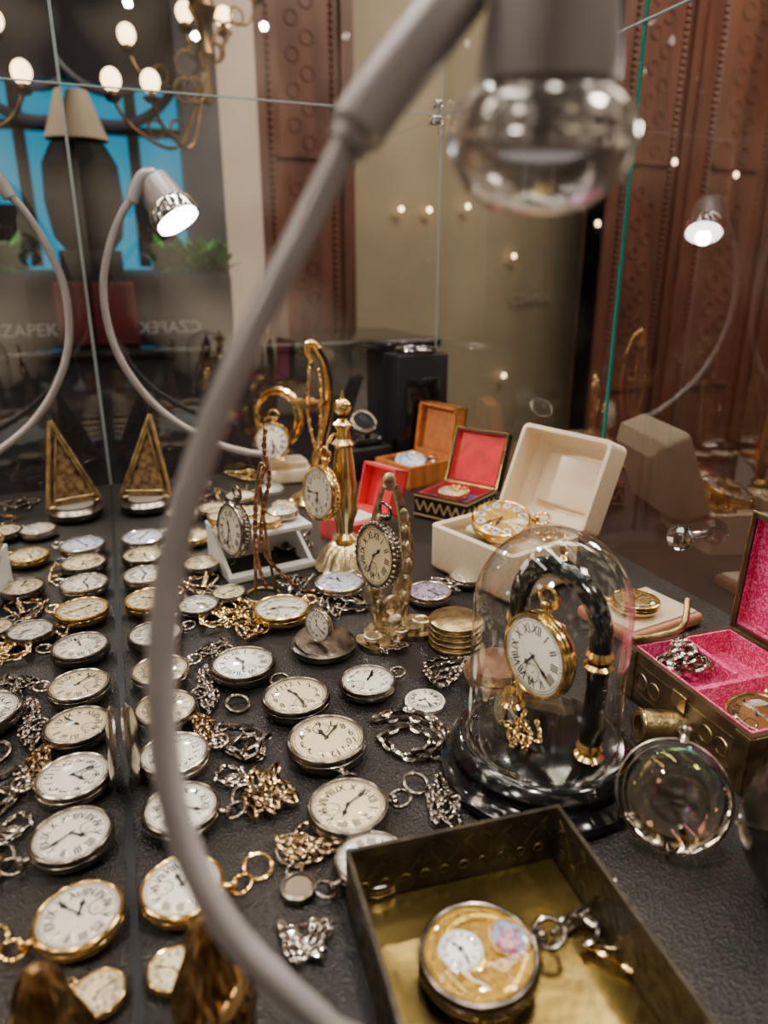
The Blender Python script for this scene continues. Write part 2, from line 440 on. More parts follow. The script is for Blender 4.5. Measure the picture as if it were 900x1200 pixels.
p = P(380, 758, .005); sc = depth(p)/FP
r = top('open_hunter_case', 'open tarnished silver hunter case, engraved edge', 'watch case', (p.x, p.y, .0005))
add('case_body', latheG([(0, 0), (28*sc, 0), (37*sc, 5*sc), (38*sc, 12*sc), (34*sc, 13*sc), (33*sc, 6*sc), (0, 4*sc)], 40), dsilver, r)
add('inner_lid', TR(latheG([(0, 0), (34*sc, 0), (35*sc, 2*sc), (30*sc, 3*sc), (0, 5*sc)], 40), (2*sc, 3*sc, 12*sc), (.1, .05, 0)), dsilver, r)
watch((p.x, p.y, 38*sc), 20*sc, 0, 'silver', 'enamel', 'roman', 'standing on open hunter case', n=(-.85, -.5, .1), bow=True)
p = P(350, 1047); sc = depth(p)/FP
r = top('round_fob', 'small round dark fob compass with ring', 'fob', (p.x, p.y, .0005))
add('fob_body', latheG([(0, 0), (19*sc, 0), (22*sc, 4*sc), (21*sc, 11*sc), (17*sc, 12*sc), (16*sc, 9*sc), (0, 9*sc)], 32), dsilver, r)
add('fob_dial', cylG(15*sc, 1*sc, 24, (0, 0, 9*sc)), M('fob_glass', (.25, .2, .14), .3, .2), r)
add('ring', TR(torusG(9*sc, 2*sc), (2*sc, 28*sc, 5*sc), (.3, 0, 0)), dsilver, r)
# ---------------------------------------------------------------- chains
def pile(px, py, rx, ry, n, L, r, mat, label, z0=None, zr=.006):
    pts = []; a = rnd()*6; drift = rnd()*6.28
    for i in range(int(n*1.15)):
        a += 1.4+rnd()*1.9; k = .35+.6*rnd()
        q = P(px+rx*k*cos(a)+rx*.2*cos(drift+i*.35), py+ry*k*sin(a)+ry*.2*sin(drift+i*.35))
        pts.append((q.x, max(q.y, .02), (r*2.2 if z0 is None else z0)+rnd()*zr))
    for i, q in enumerate(pts):
        if q[0] < XM+.007: pts[i] = (XM+.007, q[1], q[2])
    solo('watch_chain', chainG(cr(pts, 10), L, r*1.1, .56), mat, label, 'chain', group='loose watch chains')
def along(pts, L, r, mat, label, z=.003, wd=.62):
    w = [P(a, b, z) for a, b in pts]
    solo('watch_chain', chainG(cr(w, 10), L, r, wd), mat, label, 'chain', group='loose watch chains')
pile(352,1116,40,44,11,.007,.0008,chains,'fine silver chain coiled on shelf')
pile(362,1003,44,32,14,.007,.0011,chainm,'bronze watch chain heaped on shelf')
pile(315,940,38,40,14,.012,.0012,chainm,'long-link bronze watch chain heaped on shelf')
pile(288,876,46,26,13,.012,.0012,dsilver,'tarnished long-link watch chain on shelf')
along([(440,842),(470,832),(505,842),(524,862),(515,884),(480,888),(452,872),(438,850)],.012,.0019,chains,'thick silver curb chain looped on shelf')
along([(448,862),(475,852),(500,862),(505,876),(484,878)],.012,.0019,chains,'thick silver curb chain looped on shelf')
along([(446,846),(478,842),(508,852),(516,870),(490,880),(462,878)],.011,.0017,dsilver,'thick tarnished chain looped on shelf',.008)
pile(520,945,28,38,14,.007,.0010,dsilver,'dark watch chain heaped beside tray')
pile(244,812,22,40,12,.008,.0011,dsilver,'tarnished chain heaped by mirror')
pile(240,868,20,24,8,.010,.0012,chainm,'bronze chain heaped by mirror')
pile(262,722,46,30,17,.009,.0011,brass,'brass chain heaped among watches')
pile(250,765,26,20,9,.009,.0012,dsilver,'dark chain heaped among watches')
pile(236,684,28,20,9,.008,.0012,chainm,'bronze chain heaped among watches')
pile(200,660,16,10,6,.007,.0010,brass,'brass chain between watches')
pile(205,722,16,10,6,.007,.0010,chainm,'bronze chain between watches')
pile(395,712,50,24,14,.008,.0011,dsilver,'dark chain heaped behind watches')
pile(350,690,34,18,9,.008,.0011,dsilver,'dark chain heaped behind watches')
pile(300,742,30,14,8,.008,.0011,chainm,'bronze chain heaped among watches')
pile(520,790,36,28,10,.008,.0016,dsilver,'dark beaded chain beside suede pouch')
pile(530,692,24,14,8,.008,.0011,chains,'silver chain beside violet watch')
pile(262,640,22,18,9,.008,.0012,dsilver,'dark chain heaped among watches')
pile(268,590,30,20,10,.009,.0012,chainm,'bronze chain heaped at back of shelf')
pile(232,572,26,12,9,.009,.0013,dsilver,'dark chain heaped at back of shelf')
pile(290,560,28,8,9,.009,.0012,brass,'brass chain at back of shelf')
pile(340,640,36,18,9,.009,.0013,dsilver,'dark chain behind white riser')
pile(455,765,28,14,8,.007,.001,dsilver,'dark chain under carved stand')
pile(275,915,24,16,7,.008,.0012,chains,'silver chain attached to bow ring')
for a, b, rr in [(290,940,17),(487,924,14),(303,1022,16),(279,830,13),(345,1003,20),(480,700,10)]:
    q = P(a, b); sc = depth(q)/FP
    solo('split_ring', torusG(rr*sc, 2.6*sc, 28, 8), gold if b == 1022 else dsilver, 'plain metal ring joining watch and chain', 'ring', (q.x, q.y, .004), (.25, .1, 0), group='loose rings')
# ---------------------------------------------------------------- gooseneck lamps
def lamp(path, rad, conn, rc, head_pos, axis, HS, label, base, light_e, near):
    r = top('gooseneck_lamp', label, 'lamp', base)
    b = Vector(base)
    L = lambda v: Vector(v)-b
    add('base', latheG([(0, 0), (.021, 0), (.021, .006), (.018, .01), (.009, .013), (.007, .02), (0, .02)], 36), greymet, r)
    pts = cr([L(v) for v in path], 14)
    add('gooseneck', sweepG(pts, rad, 16), greymet, r)
    add('connector', sweepG([L(v) for v in cr(conn, 6)], rc, 20), greymet, r)
    q = orient(axis, (0, 1, 0.01))
    h = bpy.data.objects.new('lamp_head', None); COL.objects.link(h); h.parent = r; h.location = L(head_pos); h.rotation_euler = q; h.scale = (HS,)*3
    add('head_collar', latheG([(0, -.95), (.5, -.95), (.62, -.85), (.74, -.1), (.76, .16), (.7, .2), (0, .2)], 48), greymet, h)
    if near:
        add('reflector', latheG([(.66, .18), (.80, .26), (.96, .42), (1.03, .62), (1.03, .78), (.96, 1.02), (.80, 1.26), (.55, 1.42), (.28, 1.49), (0, 1.5)], 64), lampg, h)
        add('reflector_ring', TR(torusG(1.03, .022, 64, 8), (0, 0, .7)), chrome, h)
        add('bulb', latheG([(0, .2), (.4, .2), (.5, .5), (.58, .8), (.5, .86), (0, .8)], 36), M('satin_metal', (.6, .58, .58), .8, .4), h)
        add('bulb_face', latheG([(.5, .87), (.3, .93), (0, .95)], 32), lampdim, h)
        off = 1.6
    else:
        add('reflector', latheG([(.70, .16), (.84, .24), (.9, .4), (.92, .7), (.9, .84), (.84, .84), (.8, .7), (0, .68)], 48), chrome, h)
        add('bulb_face', latheG([(.78, .8), (.5, .86), (0, .88)], 36), lampglow, h)
        off = 1.1
    sl = bpy.data.lights.new('lamp_spot', 'SPOT'); sl.energy = light_e; sl.spot_size = radians(110); sl.spot_blend = .6; sl.shadow_soft_size = .012
    sl.color = (1, .93, .82)
    so = bpy.data.objects.new('lamp_spot', sl); COL.objects.link(so)
    ax = Vector(axis).normalized(); so.location = Vector(head_pos)+ax*HS*off
    so.rotation_euler = orient(-ax, (0, 1, .01))
    return r
path = [atT(x, y, t) for x, y, t in [(440,1262,.198),(385,1205,.19),(330,1155,.186),(265,1085,.182),(215,985,.18),(192,870,.18),(190,745,.18),(205,640,.18),(240,520,.18),(290,400,.18),(350,280,.18),(410,160,.18)]]
e = path[0]
base = Vector((e.x-.004, e.y-.035, 0.0005))
path = [base+Vector((0, 0, .012)), base+Vector((.001, .002, .05))]+path
conn = [atT(405,172,.18), atT(440,120,.18), atT(530,5,.18), atT(590,-70,.185), atT(650,-95,.19)]
lamp(path, .0038, conn, lambda t: .0054 if t < .10 else (.0074 if t < .55 else .0058), atT(643,74,.185), (.03, .10, -1), .0245,
     'grey gooseneck display lamp, glassy spot head, beside mirror', base, 5, True)
YL = 1.0
path = [atY(x, y, YL) for x, y in [(310,536),(290,530),(255,520),(200,490),(160,450),(132,400),(121,340),(128,290),(143,250),(158,228)]]
b2 = Vector((path[0].x+.005, YL, .0005)); path = [b2+Vector((0, 0, .01))]+path
lamp(path, .0048, [atY(154,236,YL), atY(160,220,YL), atY(168,206,YL), atY(182,204,YL)], .008, atY(194,236,YL), (.42, -.42, -.80), .034,
     'grey gooseneck display lamp, glowing spot, by back glass', b2, 7, False)
# ---------------------------------------------------------------- bronze tray with enamel watch
r = top('bronze_tray', 'dark bronze rectangular tray with gilded inside', 'tray', (.133, .183, .0005), (0, 0, radians(-5)))
add('tray_body', openboxG(.118, .16, .038, .0022), trayout, r, smooth=False)
add('tray_lining', boxG(.1125, .1545, .001, (0, 0, .0036)), trayin, r, smooth=False, label='gilded tray floor')
deco = []
def motif(fn, n, stepx, x0):
    for i in range(n):
        xx = x0+i*stepx
        deco.append(fn(torusG(.0026, .0003, 12, 5), xx, .014, 0))
        deco.append(fn(boxG(.0008, .0006, .011), xx+stepx*.5, .023, .6*(-1)**i))
        deco.append(fn(boxG(.0008, .0006, .006), xx+stepx*.2, .031, -.9*(-1)**i))
for xo in (-.0592, .0592, -.0566, .0566):
    motif(lambda G, u, z, a, xo=xo: TR(TR(G, (0, 0, 0), (pi/2 if len(G[0]) > 20 else 0, a, 0)), (xo, u, z), (0, 0, pi/2)), 14, .0108, -.071)
for yo in (.0802, .0776):
    motif(lambda G, u, z, a, yo=yo: TR(G, (u, yo, z), (pi/2 if len(G[0]) > 20 else 0, a, 0)), 10, .0108, -.050)
add('tray_relief', J(*deco), trayrel, r, smooth=False, label='embossed relief band')
p = P(562, 1122, .016); R = 70/FP*depth(p)*1.02
v = P(650, 1088, .016)-p
w = top('pocket_watch', 'silver pocket watch, gold filigree dial with painted miniature', 'pocket watch', (p.x, p.y, .0047), (.04, -.02, atan2(v.y, v.x)-pi/2), R, 'pocket watches in display case')
add('watch_case', caseO, dsilver, w, key='caseTrue')
add('bezel', bezG, dsilver, w, key='bez')
fdial = M('filigree_gold_dial', (.40, .23, .015), .7, .4, (.13, .07, .006), 14, bump=.7, bscale=18)
fgold = M('bright_filigree_gold', (.72, .48, .10), 1, .26)
filig = []
for i in range(80):
    u = sqrt((i*.618034) % 1.0); x_, y_ = (.16+.64*u)*cos(i*2.4), (.16+.64*u)*sin(i*2.4)
    filig.append(TR(torusG(.05+.03*((i*3) % 4)/4, .010, 14, 5), (x_, y_, 0)))
d = add('dial', dialG, fdial, w, key='dial')
add('filigree', J(*filig, TR(torusG(.8, .018, 48, 6))), fgold, d, (0, 0, .2715*ZS))
wa = -(atan2(v.y, v.x)-pi/2)
def inw(dx, dy):
    return (dx*cos(wa)-dy*sin(wa), dx*sin(wa)+dy*cos(wa))
def offp(px, py):
    k = P(px, py, .02)-P(562, 1122, .02); return inw(k.x/R, k.y/R)
ox, oy = offp(541, 1120)
hd = add('hour_subdial', cylG(.37, .03, 32), pure_white, d, (ox, oy, .274*ZS))
add('hour_numerals', TR(NUM['roman'], (0, 0, 0), (0, 0, 0), (.42, .42, 1)), inkm, hd, (0, 0, .0325), smooth=False)
add('hands', J(TR(handG(.22, .035), (0, 0, 0), (0, 0, 2)), TR(handG(.3, .03), (0, 0, .01), (0, 0, 4.8))), hands_m, hd, (0, 0, .034), smooth=False)
mini = M('painted_miniature', (.20, .02, .05), 0, .3, (.20, .28, .45), 5, ramp=(.45, .55))
mx_, my_ = offp(598, 1108)
add('miniature', TR(cylG(.36, .03, 32), (0, 0, 0), (0, 0, 0), (.88, 1, 1)), mini, d, (mx_, my_, .274*ZS), (0, 0, wa))
add('miniature_frame', TR(torusG(.36, .03, 36, 6), (0, 0, 0), (0, 0, 0), (.88, 1, 1)), fgold, d, (mx_, my_, .285*ZS), (0, 0, wa))
add('painted_figures', J(TR(sphG(.06), (.05, .14, 0), sc=(1, 1, .3)), TR(prismG([(-.05, .1), (.12, .1), (.16, -.2), (-.1, -.2)], .012)), TR(sphG(.05), (-.14, .07, 0), sc=(1, 1, .3)), prismG([(-.2, .03), (-.09, .03), (-.08, -.18), (-.2, -.14)], .012)), M('figure_paint', (.70, .40, .32), 0, .4, (.20, .04, .25), 12), d, (mx_, my_, .292*ZS), (0, 0, wa))
add('crystal', TR(cryG, (0, 0, .03)), crystal, w)
add('crown', J(stemG, crownG), dsilver, w, key='crown'); add('bow_ring', bowG, dsilver, w, key='bow')
solo('watch_chain', chainG(cr([P(a, b, .010) for a, b in [(652,1090),(668,1076),(690,1078),(702,1092),(688,1108),(700,1120)]], 10), .009, .0013), chains, 'silver watch chain inside bronze tray', 'chain', group='loose watch chains')
solo('watch_chain', chainG(cr([P(a, b, .009) for a, b in [(690,1108),(712,1118),(738,1134),(772,1160),(800,1182)]], 10), .008, .0013), brass, 'brass watch chain inside bronze tray', 'chain', group='loose watch chains')
def key(loc, rot, nm, mt):
    k = top('watch_key', nm, 'key', loc, rot)
    add('key_bow', TR(torusG(.006, .0012, 20, 6), (.014, 0, 0), sc=(1, .8, 1)), mt, k)
    add('key_shaft', TR(cylG(.0013, .018, 10), (-.01, 0, 0), (0, pi/2, 0)), mt, k)
key(P(665, 1092, .0065), (0, 0, .3), 'small silver watch key lying in bronze tray', chains)
key(P(690, 1062, .014), (0, -1.0, -.4), 'small silver watch key leaning in bronze tray', chains)
key(P(715, 1112, .0065), (0, 0, -.5), 'small brass watch key lying in bronze tray', brass)
# ---------------------------------------------------------------- glass dome with arch stand
D0 = Vector((.232, .325, .0005))
r = top('glass_dome_display', 'clear glass dome on round black lacquered base', 'glass dome', D0)
add('base', latheG([(0, 0), (.062, 0), (.065, .004), (.064, .008), (.060, .010), (.057, .013), (.0565, .017), (.058, .021), (.054, .026), (.05, .028), (0, .028)], 64), blackl, r)
RD = .0475
prof = [(RD, .0285), (RD, .06), (RD, .09), (RD, .118)]+[(RD*cos(a), .118+(.168-.118)*sin(a)) for a in [i*pi/2/14 for i in range(1, 14)]]+[(0, .168)]
add('dome', latheG(prof, 64), domeg, r)
add('dome_rim', TR(torusG(RD+.0003, .001, 64, 6), (0, 0, .029)), domeg, r)
AR = radians(13)
st = top('arch_watch_stand', 'black lacquered arch watch stand with gilt fittings', 'watch stand', D0+Vector((.005, 0, .0295)), (0, 0, AR))
az = .080; ar = .033
arch = [(0, -ar, .012), (0, -ar, .04), (0, -ar, az)]+[(0, -ar*cos(i*pi/10), az+ar*1.0*sin(i*pi/10)) for i in range(1, 11)]+[(0, ar, az-.01), (0, ar, .066)]
add('arch', sweepG(cr(arch, 5), .0066, 20), blackl, st)
def fit(z0, sc=1): return TR(latheG([(0, 0), (.0075, 0), (.0085, .002), (.006, .004), (.0066, .007), (.008, .009), (.0066, .012), (0, .012)], 24), (0, 0, z0), sc=(sc, sc, 1))
add('arch_fitting', TR(fit(0, 1.05), (0, -ar, 0)), gold, st)
add('arch_fitting', TR(fit(.062, 1.04), (0, -ar, 0)), gold, st)
add('arch_fitting', TR(fit(0, 1), (0, ar, 0)), gold, st)
add('rod', TR(latheG([(.0022, 0), (.0022, .02), (.004, .023), (.0022, .026), (.0022, .055), (0, .055)], 16), (0, ar, .01)), gold, st)
add('arch_fitting', TR(latheG([(0, 0), (.006, .001), (.007, .006), (.0066, .01), (.0078, .012), (0, .013)], 24), (0, ar, .058)), gold, st)
add('finial', latheG([(.003, 0), (.0035, .002), (.0015, .004), (.003, .007), (.001, .013), (0, .018)], 16), gold, st, (0, 0, az+ar+.005))
watch(D0+Vector((.001, -.002, .0295+.060)), .0275, 0, 'gold', 'enamel', 'roman', 'hanging from black arch stand', n=(-1, -.18, .04), bow=True)
cp = D0+Vector((0, 0, .031))
pts = [cp+Vector((-.032+.034*rnd(), -.018+.034*rnd(), .001+.007*rnd())) for i in range(14)]
pts = [cp+Vector((-.006, .02, .045)), cp+Vector((-.012, .016, .026)), cp+Vector((-.016, .012, .010))]+pts
solo('watch_chain', chainG(cr(pts, 8), .0062, .0008), brass, 'brass watch chain coiled under glass dome', 'chain', group='loose watch chains')
# ---------------------------------------------------------------- hinged boxes
def hbox(name, label, loc, rot, w, d, h, lh, ang, out, inn, t=.003, trim=None, cat='jewellery box', pad=0, rc=0):
    r = top(name, label, cat, loc, (0, 0, rot))
    if pad:
        add('box_body', padshellG(w, d, h, t, pad*.4, rc), out, r)
    else:
        add('box_body', openboxG(w, d, h, t), out, r, smooth=False)
    add('box_lining', J(boxG(w-2*t-.0005, d-2*t-.0005, h*.45, (0, 0, t+h*.225)), TR(openboxG(w-2*t-.0004, d-2*t-.0004, h-t-.001, t*.5), (0, 0, t+.0006))), inn, r, smooth=False)
    if pad:
        G = padshellG(w, d, lh, t, pad, rc)
        G = ([(x-w/2, y, lh-z) for x, y, z in G[0]], G[1])
        l = add('box_lid', G, out, r, (w/2, 0, h), (0, ang, 0))
        add('lid_lining', rboxG(w-2*t-2*pad, d-2*t-2*pad, lh*.2, lh*.08, (-w/2, 0, lh-t-lh*.08)), inn, l)
        return r, l
    l = add('box_lid', J(boxG(w, d, t, (-w/2, 0, lh-t/2)), boxG(t, d, lh, (-w+t/2, 0, lh/2)), boxG(t, d, lh, (-t/2, 0, lh/2)), boxG(w, t, lh, (-w/2, d/2-t/2, lh/2)), boxG(w, t, lh, (-w/2, -d/2+t/2, lh/2))), out, r, (w/2, 0, h), (0, ang, 0), smooth=False)
    add('lid_lining', J(rboxG(w-2*t-.001, d-2*t-.001, lh*.3, min(.002, lh*.1), (-w/2, 0, lh-t-lh*.15)), boxG(.0008, d-2*t, lh-t, (-w+t+.0005, 0, lh/2)), boxG(.0008, d-2*t, lh-t, (-t-.0005, 0, lh/2)), boxG(w-2*t, .0008, lh-t, (-w/2, d/2-t-.0005, lh/2)), boxG(w-2*t, .0008, lh-t, (-w/2, -d/2+t+.0005, lh/2))), inn, l, smooth=False)
    if trim:
        add('metal_trim', J(*[boxG(w+.001, .0015, .0015, (-w/2, sg*d/2, lh*k)) for sg in (-1, 1) for k in (0.03, .97)], *[boxG(.0015, d, .0015, (xx, 0, lh*k)) for xx in (-w, 0) for k in (.03, .97)]), trim, l, smooth=False)
    return r, l
CB = Vector((.368, .612, .0005))
r, l = hbox('cream_watch_box', 'open cream leatherette watch box with satin lining', CB, radians(16), .102, .122, .052, .044, radians(112), creamle, creamsk, .005, pad=.017, rc=.008)
add('watch_cushion', rboxG(.056, .09, .016, .006), creamsk, r, (.012, 0, .040))
add('velvet_pad', rboxG(.022, .05, .006, .002), M('olive_velvet', (.18, .15, .08), 0, .7), r, (-.028, .026, .041))
bt = Matrix.Rotation(radians(16), 3, 'Z')
wl = CB+bt @ Vector((.002, .006, .0485))
watch(wl, .032, radians(-70), 'gold', 'gold', 'plaque', 'resting in open cream box', n=(-.18, -.30, 1), up=(1, -.3, .2), subd=False)
pts = [CB+bt @ Vector((.012+.03*rnd(), -.052+.03*rnd(), .051+.004*rnd())) for i in range(14)]
solo('watch_chain', chainG(cr(pts, 8), .007, .0012), gold, 'gold watch chain lying in cream box', 'chain', group='loose watch chains')
r, l = hbox('wooden_pink_lined_box', 'open dark wood box lined with pink brocade', (.388, .318, .0005), radians(-3), .096, .122, .042, .016, radians(92), darkwood, pinks, .004, trim=oldbrass)
add('divider', boxG(.087, .004, .018, (0, -.005, .032)), pinks, r, smooth=False)
add('divider', boxG(.004, .055, .018, (.0, .03, .032)), pinks, r, smooth=False)
for sg in (-1, 1):
    add('brass_corner', boxG(.001, .012, .040, (-.0485, sg*.055, .021)), oldbrass, r, smooth=False)
    add('brass_corner', boxG(.012, .001, .040, (sg*.042, -.0615, .021)), oldbrass, r, smooth=False)
add('brass_inlay', J(*[TR(torusG(.006, .0006, 18, 5), (-.0484, y_, .021), (0, pi/2, 0)) for y_ in (-.04, -.026, .026, .04)], boxG(.0006, .10, .001, (-.0484, 0, .010)), boxG(.0006, .10, .001, (-.0484, 0, .033))), oldbrass, r)
add('brass_lock', rboxG(.002, .014, .012, .0006, (-.049, 0, .03)), brass, r)
pts = [Vector((.366+.040*(rnd()-.5), .352+.040*(rnd()-.5), .028+.020*rnd())) for i in range(26)]
solo('watch_chain', chainG(cr(pts, 8), .010, .0017), chains, 'silver watch chain inside pink box', 'chain', group='loose watch chains')
watch((.372, .286, .025), .02, 1.0, 'gold', 'gold', 'roman', 'resting in pink lined box', n=(-.3, -.2, 1), up=(1, .4, 0))
solo('curved_bronze_handle', sweepG(cr([(.345, .385, .044), (.365, .375, .048), (.385, .372, .054), (.40, .385, .068)], 8), lambda t: .003-.0012*abs(t-.5), 12), oldbrass, 'curved bronze seal handle lying across box rim', 'handle')
q = P(780, 868)
r = top('brass_barrel', 'small brass cylinder case with round opening', 'brass cylinder', (q.x-.004, q.y, .0125), (pi/2-.1, 0, -1.9))
add('barrel_body', latheG([(0, .004), (.007, .004), (.007, .018), (.010, .018), (.0115, .016), (.0115, -.016), (0, -.018)], 32), oldbrass, r)
add('barrel_rim', TR(torusG(.011, .0012), (0, 0, .017)), brass, r)
q = P(748, 728)
r = top('tan_leather_case', 'open shallow tan leather watch case, cream lining', 'watch case', (q.x, q.y, .0005), (0, 0, radians(8)))
add('case_body', rboxG(.092, .070, .012, .004, (0, 0, .006)), tanle, r)
add('case_lining', rboxG(.082, .060, .003, .001, (0, 0, .0125)), creamsk, r)
watch((q.x-.01, q.y-.004, .0145), .022, .8, 'gold', 'gold', 'roman', 'resting in tan leather case')
q = P(622, 738)
r = top('tan_leather_case', 'small open tan leather watch case, cream lining', 'watch case', (q.x, q.y-.008, .0005), (0, 0, radians(12)))
add('case_body', rboxG(.05, .03, .008, .003, (0, 0, .004)), tanle, r)
q = Vector((XR-.016, .500, .066))
r = top('glass_clamp', 'chrome clamp with faceted crystal knob on glass panel', 'clamp', q)
add('clamp_rod', TR(cylG(.004, .016, 12), (0, 0, 0), (0, pi/2, 0)), chrome, r)
add('crystal_knob', sphG(.013, (-.006, 0, 0), 9, 7), M('clear_glass', (.9, .95, 1), 0, .02, trans=1, ior=1.5), r, smooth=False)
q = P(533, 604); r, l = hbox('red_velvet_lined_case', 'open black and gilt case, red velvet lid, blue lining', (q.x, q.y, .0005), radians(32), .076, .080, .034, .014, radians(110), blackm, redvel, .003, trim=gold)
zz = []
for i in range(12):
    u = -.034+i*.0062
    zz.append(TR(boxG(.0018, .0008, .015), (u, -.0404, .018), (0, .42*(-1)**i, 0)))
    zz.append(TR(boxG(.0008, .0018, .015), (-.0384, u, .018), (.42*(-1)**i, 0, 0)))
for z_ in (.005, .031):
    zz.append(boxG(.077, .0008, .002, (0, -.0404, z_))); zz.append(boxG(.0008, .081, .002, (-.0384, 0, z_)))
add('zigzag_band', J(*zz), M('bright_brass_inlay', (.95, .72, .34), .7, .35), r, smooth=False, label='gilt zigzag band')
add('blue_lining', boxG(.068, .072, .002, (0, 0, .0205)), bluevel, r, smooth=False)
watch((q.x-.004, q.y, .0225), .022, -1, 'gold', 'enamel', 'roman', 'resting in blue lined case')
pts = [Vector((q.x+.022*(rnd()-.2), q.y+.034*(rnd()-.5), .031+.008*rnd())) for i in range(9)]
solo('watch_chain', chainG(cr(pts, 8), .007, .0012), gold, 'gold watch chain in blue lined case', 'chain', group='loose watch chains')
q = P(480, 562); hbox('wooden_watch_box', 'open warm polished wood box with watch inside', (q.x, q.y-.01, .0005), radians(18), .080, .084, .036, .024, radians(98), redwood, M('wood_inside', (.42, .14, .04), 0, .4, (.3, .09, .03), 50, kind='wood'), .005, trim=brass)
watch((q.x-.003, q.y-.01, .0215), .027, -1.2, 'silver', 'blue', 'roman', 'resting in polished wood box', n=(-.12, -.22, 1), up=(1, 0, 0))
q = P(414, 630); hbox('red_ring_box', 'open red velvet ring box with white satin', (q.x, q.y, .0005), radians(20), .058, .06, .028, .022, radians(104), redvel, M('red_satin', (.7, .02, .04), 0, .35), .003)
add('satin_slot', rboxG(.038, .042, .008, .002), M('white_satin', (.8, .75, .72), 0, .4), bpy.data.objects['red_ring_box'], (0, 0, .026))
solo('gold_ring', torusG(.009, .0014, 28, 8), gold, 'gold ring standing in red ring box', 'ring', (q.x, q.y, .038), (pi/2-.2, 0, .6))
bx = Vector((.464, 1.078, .0005)); tz = hgt(bx, 414)
r = top('tall_black_box', 'tall matt black presentation box with drawer front', 'box', bx, (0, 0, radians(4)))
add('box_body', rboxG(.090, .06, tz, .002, (0, 0, tz/2)), blackm, r)
add('inner_frame', J(rboxG(.06, .003, tz*.5, .001, (0, -.031, tz*.55))), blackl, r)
add('front_latch', rboxG(.02, .003, .03, .001, (0, -.0335, tz*.5)), M('dark_red', (.25, .01, .01), 0, .4), r)
solo('black_bangle', TR(torusG(.03, .004, 40, 10)), M('dark_chrome', (.25, .25, .27), 1, .15), 'dark polished bangle lying on tall black box', 'bangle', (bx.x, bx.y, tz+.006))
q = Vector((.362, 1.045, 0))
r = top('black_cushion_box', 'low black box with cushion holding a wristwatch', 'box', (q.x, q.y, .0005), (0, 0, .2))
add('box_body', rboxG(.072, .06, .05, .004, (0, 0, .025)), blackm, r)
add('watch_cushion', rboxG(.05, .04, .014, .005, (0, 0, .057)), blackl, r)
w = top('wristwatch', 'black steel wristwatch resting on black cushion', 'wristwatch', (q.x-.004, q.y-.006, .084), (.75, -.2, .3))
add('watch_case', latheG([(0, 0), (.020, 0), (.022, .004), (.021, .009), (.018, .01), (0, .008)], 36), dsilver, w)
add('dial', cylG(.017, .001, 32, (0, 0, .009)), inkm, w)
add('strap', TR(torusG(.019, .003, 32, 8), (0, 0, -.008), (pi/2, 0, pi/2), (1, 1, 1.9)), blackm, w)
q = P(582, 806); sc = depth(q)/FP
solo('suede_pouch', latheG([(0, 0), (26*sc, 1*sc), (36*sc, 9*sc), (38*sc, 17*sc), (36.5*sc, 20*sc), (38*sc, 23*sc), (34*sc, 33*sc), (20*sc, 40*sc), (0, 41*sc)], 48, 5, .03), pouchm, 'round brown suede pouch sitting on black shelf', 'pouch', (q.x, q.y, .0005))
q = P(533, 755); sc = depth(q)/FP
pr = [(0, 0)]
for i in range(5): pr += [((29)*sc, (i*7)*sc), (31*sc, (i*7+2)*sc), (31*sc, (i*7+4.5)*sc), (28.5*sc, (i*7+6)*sc)]
pr += [(24*sc, 37*sc), (0, 38*sc)]
solo('brass_drum_box', latheG(pr, 72, 36, .012), oldbrass, 'ribbed round brass box on black shelf', 'round box', (q.x, q.y, .0005))
# ---------------------------------------------------------------- stands
q = P(405, 664); sc = depth(q)/FP; zt = hgt(q, 465)
r = top('brass_column_stand', 'tall brass baluster column watch stand, fluted base', 'watch stand', (q.x, q.y, .0005))
add('fluted_base', latheG([(0, 0), (35*sc, 0), (36*sc, 3*sc), (34*sc, 6*sc), (32*sc, 9*sc), (27*sc, 20*sc), (18*sc, 29*sc), (11*sc, 33*sc), (0, 33*sc)], 96, 24, .03), M('pale_brass', (.95, .82, .55), 1, .25, (.72, .54, .26), 50), r)
a0 = 33*sc; HL = zt-a0
add('column', latheG([(0, a0), (12*sc, a0), (15*sc, a0+HL*.03), (9*sc, a0+HL*.06), (10*sc, a0+HL*.12), (14*sc, a0+HL*.2), (14*sc, a0+HL*.4), (11*sc, a0+HL*.58), (9*sc, a0+HL*.66), (13*sc, a0+HL*.69), (8*sc, a0+HL*.72), (7*sc, a0+HL*.78), (11*sc, a0+HL*.82), (5*sc, a0+HL*.85), (5*sc, a0+HL*.86)], 48, 12, .04), brass, r)
add('finial', TR(sphG(10*sc), (0, 0, a0+HL*.93)), gold, r)
add('finial_tip', cylG(3*sc, 9*sc, 12, (0, 0, zt-2*sc), 1*sc), gold, r)
hk = [(-2*sc, 0, a0+HL*.72), (-12*sc, -4*sc, a0+HL*.76), (-20*sc, -8*sc, a0+HL*.7), (-22*sc, -9*sc, a0+HL*.62)]
add('hook', sweepG(cr(hk, 6), 1.6*sc, 10), gold, r)
zc = hgt(q, 572)
watch((q.x-19*sc, q.y-8*sc, zc), 31*sc, 0, 'gold', 'enamel', 'arabic', 'hanging on brass column stand', n=(-.95, -.32, .1), ornate=True)
q = P(336, 562); sc = depth(q)/FP
r = top('ring_watch_stand', 'gilt ring watch stand on marbled onyx base', 'watch stand', (q.x, q.y, .0005))
add('onyx_base', J(rboxG(58*sc, 40*sc, 16*sc, 3*sc, (0, 0, 8*sc)), rboxG(46*sc, 32*sc, 10*sc, 3*sc, (0, 0, 20*sc))), onyx, r)
zr = hgt(q, 488)
rr = orient((-.75, -.65, .05))
